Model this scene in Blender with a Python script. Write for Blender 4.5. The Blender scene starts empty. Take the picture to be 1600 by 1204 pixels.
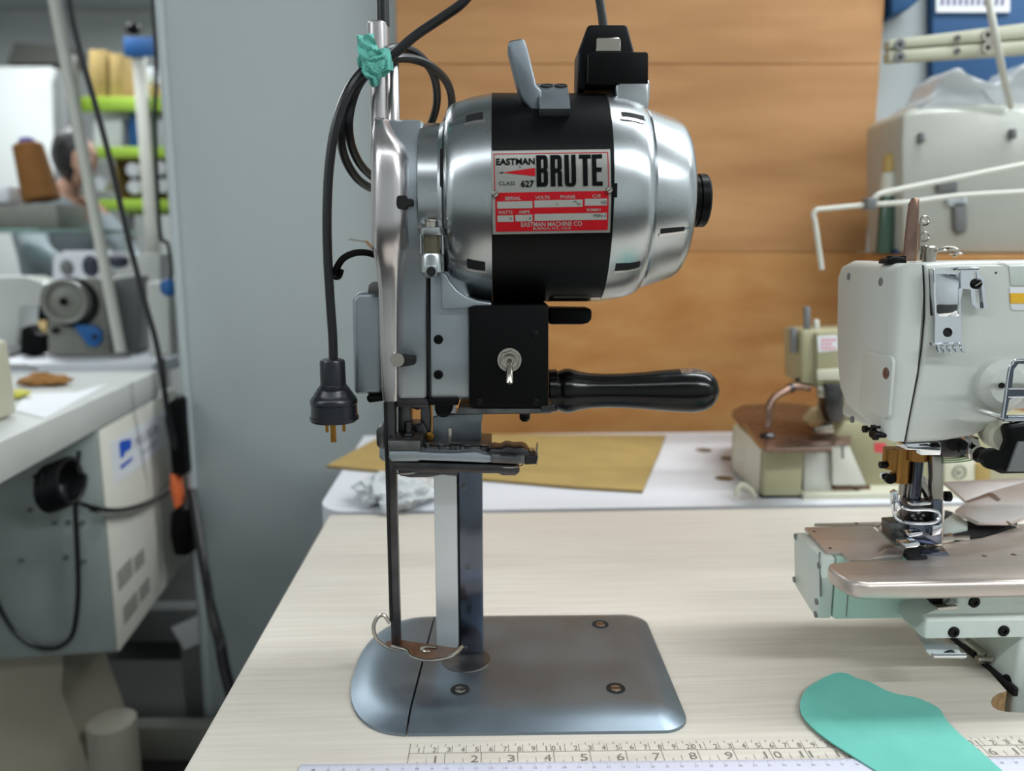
import bpy, bmesh, math, random
from mathutils import Vector, Matrix, noise, geometry
random.seed(7)
PI = math.pi
SC = bpy.context.scene
COL = SC.collection
# ------------------------------------------------------------------ camera, world, lights, exposure
PITCH = math.radians(9.3); FPX = 1200.0
CAMP = Vector((0, 0, 1.092))
cd = bpy.data.cameras.new('camera'); cam = bpy.data.objects.new('camera', cd); COL.objects.link(cam)
cam.location = CAMP; cam.rotation_euler = (PI/2 - PITCH, 0, 0)
cd.sensor_width = 36; cd.lens = 36*FPX/1600; cd.clip_start = .02; cd.clip_end = 60
cd.dof.use_dof = True; cd.dof.focus_distance = .575; cd.dof.aperture_fstop = 4.3
SC.camera = cam
w = bpy.data.worlds.new('world'); SC.world = w; w.use_nodes = True
w.node_tree.nodes['Background'].inputs[0].default_value = (.80, .88, .95, 1)
w.node_tree.nodes['Background'].inputs[1].default_value = .35
SC.view_settings.view_transform = 'Standard'; SC.view_settings.look = 'None'
SC.view_settings.exposure = 0.0; SC.view_settings.gamma = 1; SC.view_settings.use_curve_mapping = False
LAMPS = [(-3.3, -1.15, 20), (-2.0, -1.15, 6), (-.7, -1.15, 2.5), (.6, -1.15, 3.5), (1.9, -1.15, 21), (3.2, -1.15, 16),
         (1.2, .95, 16), (2.5, .95, 18), (-1.7, 2.5, 10), (-2.6, 3.9, 22), (-1.2, 4.9, 24)]
CEIL = 2.95

# ------------------------------------------------------------------ helpers
def lin(c):
    return tuple(((v/255)/12.92 if v/255 <= .04045 else ((v/255+.055)/1.055)**2.4) for v in c) + (1,)
def ray(px, py):
    u = (px-800)/FPX; v = (py-602)/FPX
    return Vector((u, math.cos(PITCH)-v*math.sin(PITCH), -math.sin(PITCH)-v*math.cos(PITCH)))
class Fr:
    """a local frame of a thing; at() reads where a sight line of the photo meets one of its planes"""
    def __init__(s, o, yaw=0):
        s.o = Vector(o); s.yaw = yaw
        s.M = Matrix.Translation(s.o) @ Matrix.Rotation(yaw, 4, 'Z'); s.I = s.M.inverted()
    def at(s, px, py, x=None, y=None, z=None):
        c = s.I @ CAMP; d = s.I.to_3x3() @ ray(px, py)
        i, v = [(i, v) for i, v in enumerate((x, y, z)) if v is not None][0]
        return c + d*((v-c[i])/d[i])
    def xz(s, pts, y): return [(lambda p: (p.x, p.z))(s.at(a, b, y=y)) for a, b in pts]
    def xy(s, pts, z): return [(lambda p: (p.x, p.y))(s.at(a, b, z=z)) for a, b in pts]
    def yz(s, pts, x): return [(lambda p: (p.y, p.z))(s.at(a, b, x=x)) for a, b in pts]
W = Fr((0, 0, 0))

def mat(name, col, metal=0, rough=.5, bump=0, bscale=60, stretch=(1, 1, 1), var=0, vscale=8, col2=None, coat=0, spec=.5, trans=0, rvar=0, emit=None, alpha=None, sheen=0, vstretch=None):
    m = bpy.data.materials.new(name); m.use_nodes = True
    nt = m.node_tree; b = nt.nodes['Principled BSDF']
    c = lin(col); b.inputs['Base Color'].default_value = c
    b.inputs['Metallic'].default_value = metal; b.inputs['Roughness'].default_value = rough
    b.inputs['Coat Weight'].default_value = coat; b.inputs['Specular IOR Level'].default_value = spec
    b.inputs['Transmission Weight'].default_value = trans
    if alpha is not None: b.inputs['Alpha'].default_value = alpha
    if emit: b.inputs['Emission Color'].default_value = lin(emit[0]); b.inputs['Emission Strength'].default_value = emit[1]
    if bump or var or rvar:
        tc = nt.nodes.new('ShaderNodeTexCoord')
        def nz(sc, st, det=4):
            mp = nt.nodes.new('ShaderNodeMapping'); mp.inputs['Scale'].default_value = st
            nt.links.new(tc.outputs['Object'], mp.inputs[0])
            n = nt.nodes.new('ShaderNodeTexNoise'); n.inputs['Scale'].default_value = sc; n.inputs['Detail'].default_value = det
            nt.links.new(mp.outputs[0], n.inputs['Vector']); return n
        if bump:
            n = nz(bscale, stretch); bp = nt.nodes.new('ShaderNodeBump'); bp.inputs['Strength'].default_value = min(1, bump); bp.inputs['Distance'].default_value = .002
            nt.links.new(n.outputs[0], bp.inputs['Height']); nt.links.new(bp.outputs[0], b.inputs['Normal'])
        if var:
            n = nz(vscale, vstretch or stretch, 6); r = nt.nodes.new('ShaderNodeValToRGB')
            c2 = lin(col2) if col2 else tuple(v*(1-var) for v in c[:3])+(1,)
            r.color_ramp.elements[0].position = .35; r.color_ramp.elements[1].position = .65
            r.color_ramp.elements[0].color = c2; r.color_ramp.elements[1].color = c
            nt.links.new(n.outputs[0], r.inputs[0]); nt.links.new(r.outputs[0], b.inputs['Base Color'])
        if rvar:
            n = nz(vscale*2, vstretch or stretch, 5); mr = nt.nodes.new('ShaderNodeMapRange')
            mr.inputs['To Min'].default_value = max(.03, rough-rvar); mr.inputs['To Max'].default_value = rough+rvar
            nt.links.new(n.outputs[0], mr.inputs[0]); nt.links.new(mr.outputs[0], b.inputs['Roughness'])
    return m

def soften(bm, ang=35):
    bmesh.ops.remove_doubles(bm, verts=bm.verts, dist=1e-6)
    bmesh.ops.recalc_face_normals(bm, faces=bm.faces)
    a = math.radians(ang)
    for f in bm.faces: f.smooth = True
    for e in bm.edges:
        if len(e.link_faces) == 2 and e.calc_face_angle(0) > a: e.smooth = False
def O(name, bm, m, parent=None, ang=35, **props):
    soften(bm, ang)
    me = bpy.data.meshes.new(name); bm.to_mesh(me); bm.free()
    for q in (m if isinstance(m, list) else [m]): me.materials.append(q)
    o = bpy.data.objects.new(name, me); COL.objects.link(o)
    if parent is not None: o.parent = parent
    for k, v in props.items(): o[k] = v
    return o
def thing(name, fr, label, cat, group=None):
    o = bpy.data.objects.new(name, None); COL.objects.link(o); o.empty_display_size = .05
    o.location = fr.o; o.rotation_euler = (0, 0, fr.yaw); o['label'] = label; o['category'] = cat
    if group: o['group'] = group
    return o
def tag(o, label, cat, group=None):
    o['label'] = label; o['category'] = cat
    if group: o['group'] = group
    return o
def struct(o): o['kind'] = 'structure'; return o
def copy_tree(o, parent=None):
    c = o.copy(); COL.objects.link(c); c.parent = parent
    for ch in list(o.children): copy_tree(ch, c)
    return c

def _v(axis, a, b, t):
    return (t, a, b) if axis == 'x' else (a, t, b) if axis == 'y' else (a, b, t)
def dedupe(pts, eps=1e-5):
    r = []
    for p in pts:
        if not r or (Vector(p)-Vector(r[-1])).length > eps: r.append(tuple(p))
    if (Vector(r[0])-Vector(r[-1])).length <= eps: r.pop()
    return r
def prism(pts, lo, hi, axis='y', bev=0, seg=2, bm=None, caps=None):
    """solid of a flat outline, pushed along an axis from lo to hi, edges rounded by bev"""
    own = bmesh.new(); pts = dedupe(pts)
    A = [own.verts.new(_v(axis, a, b, lo)) for a, b in pts]; B = [own.verts.new(_v(axis, a, b, hi)) for a, b in pts]
    n = len(pts); f1 = own.faces.new(A[::-1]); f2 = own.faces.new(B)
    for i in range(n): own.faces.new((A[i], A[(i+1) % n], B[(i+1) % n], B[i]))
    bmesh.ops.recalc_face_normals(own, faces=own.faces)
    if bev:
        fs = {'lo': [f1], 'hi': [f2], None: [f1, f2]}[caps]
        es = list({e for f in fs for e in f.edges})
        if caps is None: es += [e for e in own.edges if e not in es and e.calc_face_angle(0) > .6]
        bmesh.ops.bevel(own, geom=es, offset=bev, segments=seg, profile=.5, affect='EDGES', clamp_overlap=True)
    return join(bm, own)
def join(bm, own):
    if bm is None: return own
    me = bpy.data.meshes.new('t'); own.to_mesh(me); own.free(); bm.from_mesh(me); bpy.data.meshes.remove(me); return bm
def box(x0, x1, y0, y1, z0, z1, bev=0, seg=2, bm=None):
    x0, x1 = sorted((x0, x1)); z0, z1 = sorted((z0, z1))
    return prism([(x0, z0), (x1, z0), (x1, z1), (x0, z1)], y0, y1, 'y', min(bev, .45*min(x1-x0, abs(y1-y0), z1-z0)), seg, bm)
def rrect(x0, x1, z0, z1, r, n=5):
    r = min(r, (x1-x0)/2-1e-5, (z1-z0)/2-1e-5); out = []
    for cx, cz, a0 in ((x1-r, z1-r, 0), (x0+r, z1-r, 90), (x0+r, z0+r, 180), (x1-r, z0+r, 270)):
        for k in range(n+1):
            a = math.radians(a0+90*k/n); out.append((cx+r*math.cos(a), cz+r*math.sin(a)))
    return out
def lathe(prof, axis='z', c=(0, 0, 0), seg=48, bm=None, a0=0, a1=2*PI):
    own = bmesh.new(); c = Vector(c); rings = []
    full = abs(a1-a0-2*PI) < 1e-6; N = seg if full else seg+1
    for t, r in prof:
        if r < 1e-7:
            p = {'x': (t, 0, 0), 'y': (0, t, 0), 'z': (0, 0, t)}[axis]; rings.append([own.verts.new(c+Vector(p))]); continue
        ring = []
        for k in range(N):
            a = a0+(a1-a0)*k/seg; u, v = r*math.cos(a), r*math.sin(a)
            p = {'x': (t, u, v), 'y': (u, t, v), 'z': (u, v, t)}[axis]; ring.append(own.verts.new(c+Vector(p)))
        rings.append(ring)
    for A, B in zip(rings, rings[1:]):
        for k in range(seg):
            k2 = (k+1) % N if full else k+1
            if len(A) == 1 and len(B) == 1: continue
            if len(A) == 1: own.faces.new((A[0], B[k], B[k2]))
            elif len(B) == 1: own.faces.new((A[k], A[k2], B[0]))
            else: own.faces.new((A[k], A[k2], B[k2], B[k]))
    if full:
        for R in (rings[0], rings[-1]):
            if len(R) > 1: own.faces.new(R)
    return join(bm, own)
def cyl(p0, p1, r, seg=20, bm=None, r2=None):
    return tube([p0, p1], r, seg, bm, smooth=False, radii=[r, r if r2 is None else r2])
def spline(pts, n=8):
    P = [Vector(p) for p in pts]; P = [2*P[0]-P[1]]+P+[2*P[-1]-P[-2]]; out = []
    for i in range(1, len(P)-2):
        for k in range(n):
            t = k/n; a, b, c, d = P[i-1:i+3]
            out.append(.5*((2*b)+(c-a)*t+(2*a-5*b+4*c-d)*t*t+(3*b-a-3*c+d)*t**3))
    out.append(P[-2]); return out
def tube(pts, r, seg=12, bm=None, smooth=True, n=8, radii=None, flat=1.0):
    P = spline(pts, n) if smooth and len(pts) > 2 else [Vector(p) for p in pts]
    own = bmesh.new(); rings = []; N = None
    for i, p in enumerate(P):
        t = (P[min(i+1, len(P)-1)]-P[max(i-1, 0)]).normalized()
        if N is None: N = t.orthogonal().normalized()
        else: N = (N-t*N.dot(t)).normalized()
        B = t.cross(N)
        rr = r if radii is None else radii[0]+(radii[-1]-radii[0])*i/(len(P)-1) if len(radii) == 2 else radii[min(i, len(radii)-1)]
        rings.append([own.verts.new(p+N*rr*math.cos(2*PI*k/seg)+B*rr*flat*math.sin(2*PI*k/seg)) for k in range(seg)])
    for A, B in zip(rings, rings[1:]):
        for k in range(seg): own.faces.new((A[k], A[(k+1) % seg], B[(k+1) % seg], B[k]))
    own.faces.new(rings[0][::-1]); own.faces.new(rings[-1])
    return join(bm, own)
def loft(secs, bm=None):
    """skin over closed rings of equal count; ends closed"""
    own = bmesh.new(); R = [[own.verts.new(p) for p in s] for s in secs]; n = len(R[0])
    for A, B in zip(R, R[1:]):
        for k in range(n): own.faces.new((A[k], A[(k+1) % n], B[(k+1) % n], B[k]))
    own.faces.new(R[0][::-1]); own.faces.new(R[-1]); return join(bm, own)
def holed(outer, holes, lo, hi, axis='z', bm=None):
    """plate with through holes"""
    own = bmesh.new(); loops = [dedupe(outer)]+[dedupe(h) for h in holes]
    flat = [p for l in loops for p in l]
    tris = geometry.tessellate_polygon([[Vector((a, b, 0)) for a, b in l] for l in loops])
    A = [own.verts.new(_v(axis, a, b, lo)) for a, b in flat]; B = [own.verts.new(_v(axis, a, b, hi)) for a, b in flat]
    for t in tris:
        try: own.faces.new([A[i] for i in t]); own.faces.new([B[i] for i in t][::-1])
        except ValueError: pass
    o = 0
    for l in loops:
        n = len(l)
        for i in range(n): own.faces.new((A[o+i], A[o+(i+1) % n], B[o+(i+1) % n], B[o+i]))
        o += n
    return join(bm, own)
def text_bm(s, size=1, bold=0, sx=1, align='LEFT', bm=None, M=None, flatten=True, target_w=None, target_h=None):
    """lettering as flat mesh in the xy plane"""
    cu = bpy.data.curves.new('t', 'FONT'); cu.body = s; cu.size = size; cu.offset = bold; cu.align_x = align; cu.resolution_u = 3
    ob = bpy.data.objects.new('t', cu); COL.objects.link(ob)
    bpy.context.view_layer.update()
    me = bpy.data.meshes.new_from_object(ob.evaluated_get(bpy.context.evaluated_depsgraph_get()))
    own = bmesh.new(); own.from_mesh(me); bpy.data.objects.remove(ob); bpy.data.curves.remove(cu); bpy.data.meshes.remove(me)
    if own.verts:
        x0 = min(v.co.x for v in own.verts); x1 = max(v.co.x for v in own.verts); y0 = min(v.co.y for v in own.verts); y1 = max(v.co.y for v in own.verts)
        if target_w:
            for v in own.verts: v.co = Vector(((v.co.x-x0)/(x1-x0)*target_w, (v.co.y-y0)/(y1-y0)*target_h, 0))
        for v in own.verts: v.co.x *= sx
    if M: own.transform(M)
    return join(bm, own)
def extrude_flat(bm, d):
    """gives flat print a real thickness of d along its normal +z"""
    return bm
def blob(rx, ry, rz, c=(0, 0, 0), sub=3, amp=0, freq=3, bm=None, seed=0):
    own = bmesh.new(); bmesh.ops.create_icosphere(own, subdivisions=sub, radius=1)
    for v in own.verts:
        k = 1+amp*noise.noise(v.co*freq+Vector((seed, seed*2, 0))) + amp*.5*abs(noise.noise(v.co*freq*2.7+Vector((0, seed, 3))))
        v.co = Vector((v.co.x*rx*k+c[0], v.co.y*ry*k+c[1], v.co.z*rz*k+c[2]))
    return join(bm, own)
def screw(p, d, r, h, m, parent, name='screw', slot=True, mslot=None, hexed=False, label=None):
    """screw head on a surface point p, facing d, with slot or hex socket"""
    d = Vector(d).normalized(); p = Vector(p)
    q = d.to_track_quat('Z', 'Y').to_matrix().to_4x4(); M = Matrix.Translation(p) @ q
    own = bmesh.new()
    pr = [(-.001, 0), (-.001, r), (h*.6, r), (h, r*.8), (h, r*.42), (h*.35, r*.40), (h*.35, 0)] if hexed else [(-.001, 0), (-.001, r), (h*.5, r), (h, r*.72), (h, 0)]
    lathe(pr, 'z', seg=18, bm=own)
    own.transform(M)
    o = O(name, own, m, parent)
    if slot and not hexed:
        b = box(-r*.75, r*.75, -r*.1, r*.1, h*.7, h*1.05); b.transform(M @ Matrix.Rotation(.6, 4, 'Z')); O('slot', b, mslot or m, o)
    if label: o['label'] = label
    return o
MID = Matrix.Identity(4)
# ------------------------------------------------------------------ materials
m_wood_top = mat('pale_laminate', (210, 203, 192), rough=.38, var=.2, vscale=5, vstretch=(1.5, 42, 1), col2=(200, 191, 179), spec=.4)
m_wood_edge = mat('chipboard_edge', (186, 150, 105), rough=.8, var=.4, vscale=160, bump=.3, bscale=300)
m_ply = mat('plywood', (182, 136, 90), rough=.55, var=.3, vscale=4, vstretch=(.9, 1, 5), col2=(166, 120, 76), spec=.3, bump=.08, bscale=90, stretch=(.3, 1, 6))
m_ply2 = mat('plywood_warm', (184, 136, 82), rough=.55, var=.3, vscale=6, vstretch=(1.2, 1, 3), col2=(168, 114, 62), spec=.3, bump=.08, bscale=90, stretch=(.3, 1, 6))
m_wall = mat('grey_wall_paint', (176, 184, 185), rough=.5, bump=.04, bscale=400)
m_wall_far = mat('far_wall_paint', (206, 210, 208), rough=.8, var=.06, vscale=2)
m_ceil = mat('ceiling_paint', (190, 194, 196), rough=.9, var=.05, vscale=2)
m_floor = mat('dark_floor', (36, 35, 33), rough=.6, var=.5, vscale=6, bump=.15, bscale=30)
m_white = mat('white_melamine', (222, 224, 230), rough=.4, var=.03, vscale=6)
m_white2 = mat('worn_white_laminate', (196, 198, 194), rough=.45, var=.08, vscale=7)
m_card = mat('cardboard', (172, 146, 88), rough=.85, var=.12, vscale=20, bump=.05, bscale=200)
m_card_edge = mat('cardboard_edge', (120, 98, 60), rough=.9, bump=.5, bscale=400)
m_alu = mat('brushed_aluminium', (184, 188, 190), 1, .27, rvar=.04, var=.07, vscale=9)
m_alu_pol = mat('polished_aluminium', (210, 204, 204), 1, .30, rvar=.05, var=.06, vscale=16)
m_cast = mat('satin_cast_aluminium', (160, 168, 174), .8, .42, rvar=.06, var=.1, vscale=22, bump=.04, bscale=220)
m_base = mat('satin_nickel_base', (134, 146, 156), .9, .40, rvar=.07, var=.14, vscale=16, bump=.03, bscale=240)
m_base_brown = mat('worn_copper_tone_steel', (150, 122, 108), 1, .35, rvar=.1, var=.3, vscale=60)
m_black = mat('black_enamel', (7, 7, 8), 0, .36, rvar=.04, vscale=30, spec=.14)
m_blackm = mat('black_crackle_plastic', (8, 8, 9), 0, .5, bump=.06, bscale=500, spec=.10)
m_rub = mat('black_rubber_cable', (14, 15, 18), 0, .38, spec=.5)
m_plug = mat('moulded_black_plug', (20, 22, 30), 0, .3)
m_steel = mat('dark_polished_steel', (108, 113, 126), 1, .16, rvar=.07, var=.25, vscale=40, vstretch=(1, 1, .2))
m_dsteel = mat('oiled_dark_steel', (92, 90, 92), 1, .34, rvar=.1, var=.35, vscale=50, bump=.08, bscale=300)
m_gun = mat('grey_gunmetal', (134, 140, 145), .9, .34, rvar=.06, var=.2, vscale=40)
m_cast_d = mat('grey_cast_handle', (124, 132, 138), .85, .38, rvar=.06, var=.1, vscale=30)
m_dsteel2 = mat('grimy_steel', (118, 118, 118), .9, .4, rvar=.1, var=.4, vscale=70, bump=.12, bscale=250)
m_blade = mat('ground_blade_steel', (214, 218, 220), .75, .38, var=.04, vscale=40, vstretch=(1, 1, .1))
m_chrome = mat('chrome', (225, 228, 234), 1, .09)
m_nickel = mat('nickel_plate', (180, 174, 164), 1, .25, rvar=.05, vscale=50)
m_gold = mat('brass_prongs', (176, 128, 60), 1, .3, var=.2, vscale=60)
m_brass = mat('bronze_bushing', (176, 128, 70), 1, .28, var=.15, vscale=80, vstretch=(1, 1, .1))
m_teal = mat('mint_green_cloth', (108, 186, 172), rough=.9, var=.1, vscale=30, bump=.15, bscale=900, col2=(100, 178, 164))
m_plate = mat('nameplate_silver', (152, 152, 146), .35, .35, var=.07, vscale=60)
m_red = mat('nameplate_red', (182, 22, 32), 0, .5, spec=.15, var=.1, vscale=80)
m_ink = mat('black_print', (8, 8, 9), 0, .6, spec=.08)
m_sil = mat('silver_print', (158, 158, 152), 0, .5, spec=.2)
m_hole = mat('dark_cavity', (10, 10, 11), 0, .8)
m_handle = mat('worn_black_lacquered_wood', (8, 8, 8), 0, .2, rvar=.05, vscale=20, spec=.3)
m_wear = mat('bare_worn_wood', (120, 92, 72), 0, .45, var=.7, vscale=220, col2=(12, 10, 10))
m_sew = mat('grey_enamel_casting', (200, 202, 196), 0, .33, bump=.06, bscale=380, coat=.15)
m_sewg = mat('pale_green_enamel', (176, 200, 188), 0, .35, bump=.06, bscale=380, coat=.1)
m_sewl = mat('pale_grey_green_enamel', (196, 204, 197), 0, .33, bump=.08, bscale=380, coat=.15)
m_pew = mat('satin_bed_plate', (206, 194, 186), .85, .42, rvar=.05, var=.1, vscale=20, bump=.03, bscale=300, stretch=(1, 12, 1))
m_pewter2 = mat('satin_bed_plate_light', (206, 196, 192), .85, .4, rvar=.05, vscale=20)
m_olive = mat('olive_cream_enamel', (164, 160, 128), 0, .35, coat=.2)
m_cream = mat('cream_enamel', (204, 202, 182), 0, .4)
m_umber = mat('bronze_satin_plate', (134, 108, 96), .9, .28, rvar=.05, vscale=20)
m_blue = mat('blue_paint', (20, 92, 158), 0, .45)
m_blued = mat('deep_blue_board', (18, 76, 124), 0, .55, var=.1, vscale=6)
m_lime = mat('lime_green_beam', (168, 205, 70), 0, .45)
m_rack = mat('white_rack_paint', (208, 208, 198), 0, .5)
m_cream_rail = mat('cream_rail_paint', (186, 186, 164), 0, .5)
m_cab = mat('control_box_enamel', (218, 216, 204), 0, .45, var=.05, vscale=10)
m_cab_d = mat('control_box_galvanised', (165, 175, 171), .2, .5, var=.12, vscale=10)
m_grayd = mat('grey_machine_paint', (128, 128, 120), 0, .4, var=.1, vscale=12)
m_grey = mat('mid_grey_plastic', (110, 112, 112), 0, .5)
m_vent = mat('grille_grey', (112, 112, 106), 0, .6)
m_cone = mat('brown_thread', (140, 92, 34), 0, .8, bump=.6, bscale=40, stretch=(1, 1, 30), var=.3, vscale=30, vstretch=(1, 1, 12))
m_purple = mat('violet_cone_tip', (66, 60, 150), 0, .5)
m_orange = mat('orange_handle', (214, 104, 56), 0, .5)
m_yellow = mat('yellow_scrap', (200, 196, 90), 0, .8)
m_amber = mat('amber_sticker', (226, 176, 38), 0, .5)
m_glass = mat('green_edged_glass', (190, 225, 212), 0, .05, trans=.85)
m_glassgrn = mat('oil_cup_glass', (92, 84, 58), 0, .08, trans=.3, spec=.8)
m_bag = mat('milky_plastic_film', (222, 226, 228), 0, .25, trans=.25, bump=.5, bscale=40, spec=.7)
m_wrap = mat('bubble_wrapped_grey', (176, 178, 170), 0, .3, bump=.25, bscale=45, coat=.4)
m_film = mat('clear_wrapping_film', (215, 220, 222), 0, .15, trans=.35, bump=.7, bscale=30, spec=.7)
m_skin = mat('skin', (206, 160, 138), 0, .55); m_hair = mat('dark_hair', (26, 22, 22), 0, .5, bump=.3, bscale=200)
m_shirt = mat('pale_blue_shirt', (172, 184, 190), 0, .85); m_trous = mat('dark_trousers', (40, 42, 50), 0, .85)
m_paper = mat('white_label', (224, 226, 230), 0, .5)
m_pink = mat('pink_print', (220, 120, 150), 0, .6); m_redlab = mat('red_label', (206, 70, 76), 0, .5)
m_dblue = mat('logo_blue', (28, 84, 190), 0, .5)
m_rule = mat('white_ruler_plastic', (208, 208, 222), 0, .35)
m_rink = mat('ruler_print_grey', (122, 116, 108), 0, .6)
m_rink2 = mat('ruler_print_pale', (140, 138, 150), 0, .6)
m_shade = mat('lamp_housing_white', (215, 215, 210), 0, .5)
m_green = mat('green_thread', (92, 130, 84), 0, .8)

# ------------------------------------------------------------------ room
struct(O('floor', box(-4.2, 4.2, -3, 6.2, -.1, 0), m_floor))
struct(O('ceiling', box(-4.2, 4.2, -3, 6.2, CEIL, CEIL+.1), m_ceil))
struct(O('wall_back', box(-4.2, 4.2, 6.2, 6.3, 0, CEIL), m_wall_far))
struct(O('wall_left', prism([(-3, 0), (6.2, 0), (6.2, CEIL), (-3, CEIL)], -4.3, -4.2, 'x'), m_wall_far))
struct(O('wall_right', prism([(-3, 0), (6.2, 0), (6.2, CEIL), (-3, CEIL)], 4.2, 4.3, 'x'), m_wall_far))
struct(O('wall_front', box(-4.2, 4.2, -3.1, -3, 0, CEIL), m_wall_far))
# grey partition standing behind the tables
wp = box(-.70, 4.2, 1.62, 1.74, 0, CEIL, .004)
struct(O('wall_partition', wp, m_wall))
struct(O('trim_1', box(-.704, -.690, 1.612, 1.744, 0, CEIL, .002), m_wall))
for i, (lx, ly, e) in enumerate(LAMPS):
    fr = Fr((lx, ly, CEIL))
    t = thing('ceiling_light', fr, 'white ceiling tube light fixture over the workshop', 'lamp', 'ceiling tube lights out of view')
    O('housing', box(-.64, .64, -.09, .09, -.06, 0, .01), m_shade, t)
    for s in (-.045, .045):
        O('tube', tube([(-.6, s, -.085), (.6, s, -.085)], .016, 10, smooth=False), mat('tube_glass', (240, 245, 250), emit=((235, 245, 255), 6)), t)
    ld = bpy.data.lights.new('tube_light', 'AREA'); ld.shape = 'RECTANGLE'; ld.size = 1.30; ld.size_y = .18; ld.energy = e*2.0; ld.color = (.93, .98, 1.0)
    lo = bpy.data.objects.new('tube_light', ld); COL.objects.link(lo); lo.parent = t; lo.location = (0, 0, -.11)

# ------------------------------------------------------------------ pale wooden table in front
TF = Fr((W.at(290, 1204, z=.75).x, W.at(290, 1204, z=.75).y, .75), .047)
tt = thing('work_table', TF, 'pale wood-grain work table carrying the cutting machine', 'table')
bk = TF.at(515, 805, z=0).y
hole = TF.xy([(1502, 998), (1573, 1079), (1560, 1083), (1551, 1089), (1548, 1097), (1551, 1104), (1560, 1109), (1575, 1112), (1600, 1113), (1700, 1113), (1900, 1100), (1900, 998)], 0)
top = holed([(0, -.28), (1.35, -.28), (1.35, bk), (0, bk)], [hole], -.028, 0)
for f in top.faces:
    if abs(f.normal.z) < .5: pass
o = O('table_top', top, [m_wood_top, m_wood_edge], tt, ang=30)
for p in o.data.polygons:
    if abs(p.normal.z) < .5: p.material_index = 1
O('edge_strip', prism(rrect(-.0015, .0, -.027, -.0005, .0006, 2), -.28, bk, 'y'), m_wood_top, tt)
for x in (.06, 1.29):
    for y in (-.22, bk-.08): O('leg', box(x-.02, x+.02, y-.02, y+.02, -.75, -.028, .003), m_grey, tt)
O('apron', box(.06, 1.29, bk-.09, bk-.07, -.10, -.03, .003), m_grey, tt)

# printed ruler on the table (print on the table surface)
RF = Fr(W.at(636, 1195, z=.75), .022)
def in_T(bm):   # from the ruler's frame into the table's frame
    bm.transform(TF.I @ RF.M); return bm
INCH = .0254
zr = .00025
rp = bmesh.new()
def seg(a, b, wd, bm, z=zr):
    a = Vector((a[0], a[1], 0)); b = Vector((b[0], b[1], 0)); d = (b-a).normalized(); n = Vector((-d.y, d.x, 0))*wd/2
    bm.faces.new([bm.verts.new(p+Vector((0, 0, z))) for p in (a-n, b-n, b+n, a+n)])
y_mid = .0125; y_top = .0235
seg((0, 0), (.50, 0), .0004, rp); seg((0, y_mid), (.50, y_mid), .0004, rp); seg((0, 0), (.0, y_top), .0005, rp)
for k in range(1, 20):
    x = k*INCH; seg((x, 0), (x, y_mid), .0004, rp)
    for q in (.25, .5, .75):
        seg((x-q*INCH, .001), (x-q*INCH, .0065 if q == .5 else .0035), .0003, rp)
    s = str(k)
    if k < 10: text_bm(s, M=Matrix.Translation((x-.0072, .002, zr)), bm=rp, target_w=.0052 if k != 1 else .0014, target_h=.0072)
    else:
        text_bm(s[0], M=Matrix.Translation((x-.005 if s[0] == '1' else x-.0068, .002, zr)), bm=rp, target_w=.0014 if s[0] == '1' else .005, target_h=.0072)
        text_bm(s[1], M=Matrix.Translation((x+.0016, .002, zr)), bm=rp, target_w=.0052 if s[1] != '1' else .0014, target_h=.0072)
for k in range(1, 50):
    x = k*.01; seg((x, y_mid), (x, y_mid+.0085), .0003, rp); seg((x-.0052, y_mid+.0072), (x-.0048, y_mid+.0100), .0004, rp)
    s = str(k % 10)
    if k % 10 == 0: text_bm(str(k//10), M=Matrix.Translation((x-.0036, y_mid+.001, zr)), bm=rp, target_w=.0026 if k > 10 else .0008, target_h=.0052)
    text_bm(s, M=Matrix.Translation((x+.0005 if k % 10 == 0 else x-.0038, y_mid+.001, zr)), bm=rp, target_w=.0028 if s != '1' else .0007, target_h=.0052)
O('ruler_print', in_T(rp), m_rink, tt, label='printed inch and centimetre scale on the table edge')
# white ruler lying at the very front
WF = Fr(W.at(470, 1197, z=.75), .016)
wr = thing('white_ruler', WF, 'white plastic ruler lying along the front of the wooden table', 'ruler')
O('strip', box(0, .62, -.03, 0, .0004, .0018, .0004), m_rule, wr)
tk = bmesh.new()
for k in range(1, 600):
    seg((k*.001, -.0005), (k*.001, -.0045 if k % 10 == 0 else -.0032 if k % 5 == 0 else -.0022), .00016, tk, z=.00195)
for k in range(1, 60):
    text_bm(str(k), M=Matrix.Translation((k*.01-.0012, -.0075, .00195)), bm=tk, target_w=.0026, target_h=.0021)
O('scale_marks', tk, m_rink2, wr)

# mint green cloth cut-out on the table
gp = [(1250, 1095), (1253, 1085), (1262, 1072), (1280, 1060), (1295, 1052), (1310, 1048), (1326, 1050), (1340, 1057), (1358, 1062), (1385, 1076), (1405, 1082), (1428, 1086), (1450, 1094), (1468, 1104), (1480, 1122), (1500, 1143), (1530, 1168), (1572, 1206), (1640, 1270), (1600, 1330), (1500, 1300), (1430, 1240), (1375, 1204), (1330, 1176), (1300, 1157), (1275, 1138), (1258, 1121), (1251, 1108)]
gw = [W.at(a, b, z=.7545) for a, b in gp]
c0 = sum(gw, Vector())/len(gw); GF = Fr((c0.x, c0.y, .75))
pl = [(p.x-c0.x, p.y-c0.y) for p in gw]
pl = [(p.x, p.y) for p in spline([(a, b, 0) for a, b in pl]+[(pl[0][0], pl[0][1], 0)], 4)][:-1]
bm = bmesh.new()
B0 = dedupe(pl); A = [bm.verts.new((a, b, .0028)) for a, b in B0]; B = [bm.verts.new((a, b, .0038)) for a, b in B0]; Cc = [bm.verts.new((a*.9, b*.9, .0041)) for a, b in B0]
n = len(A)
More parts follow.
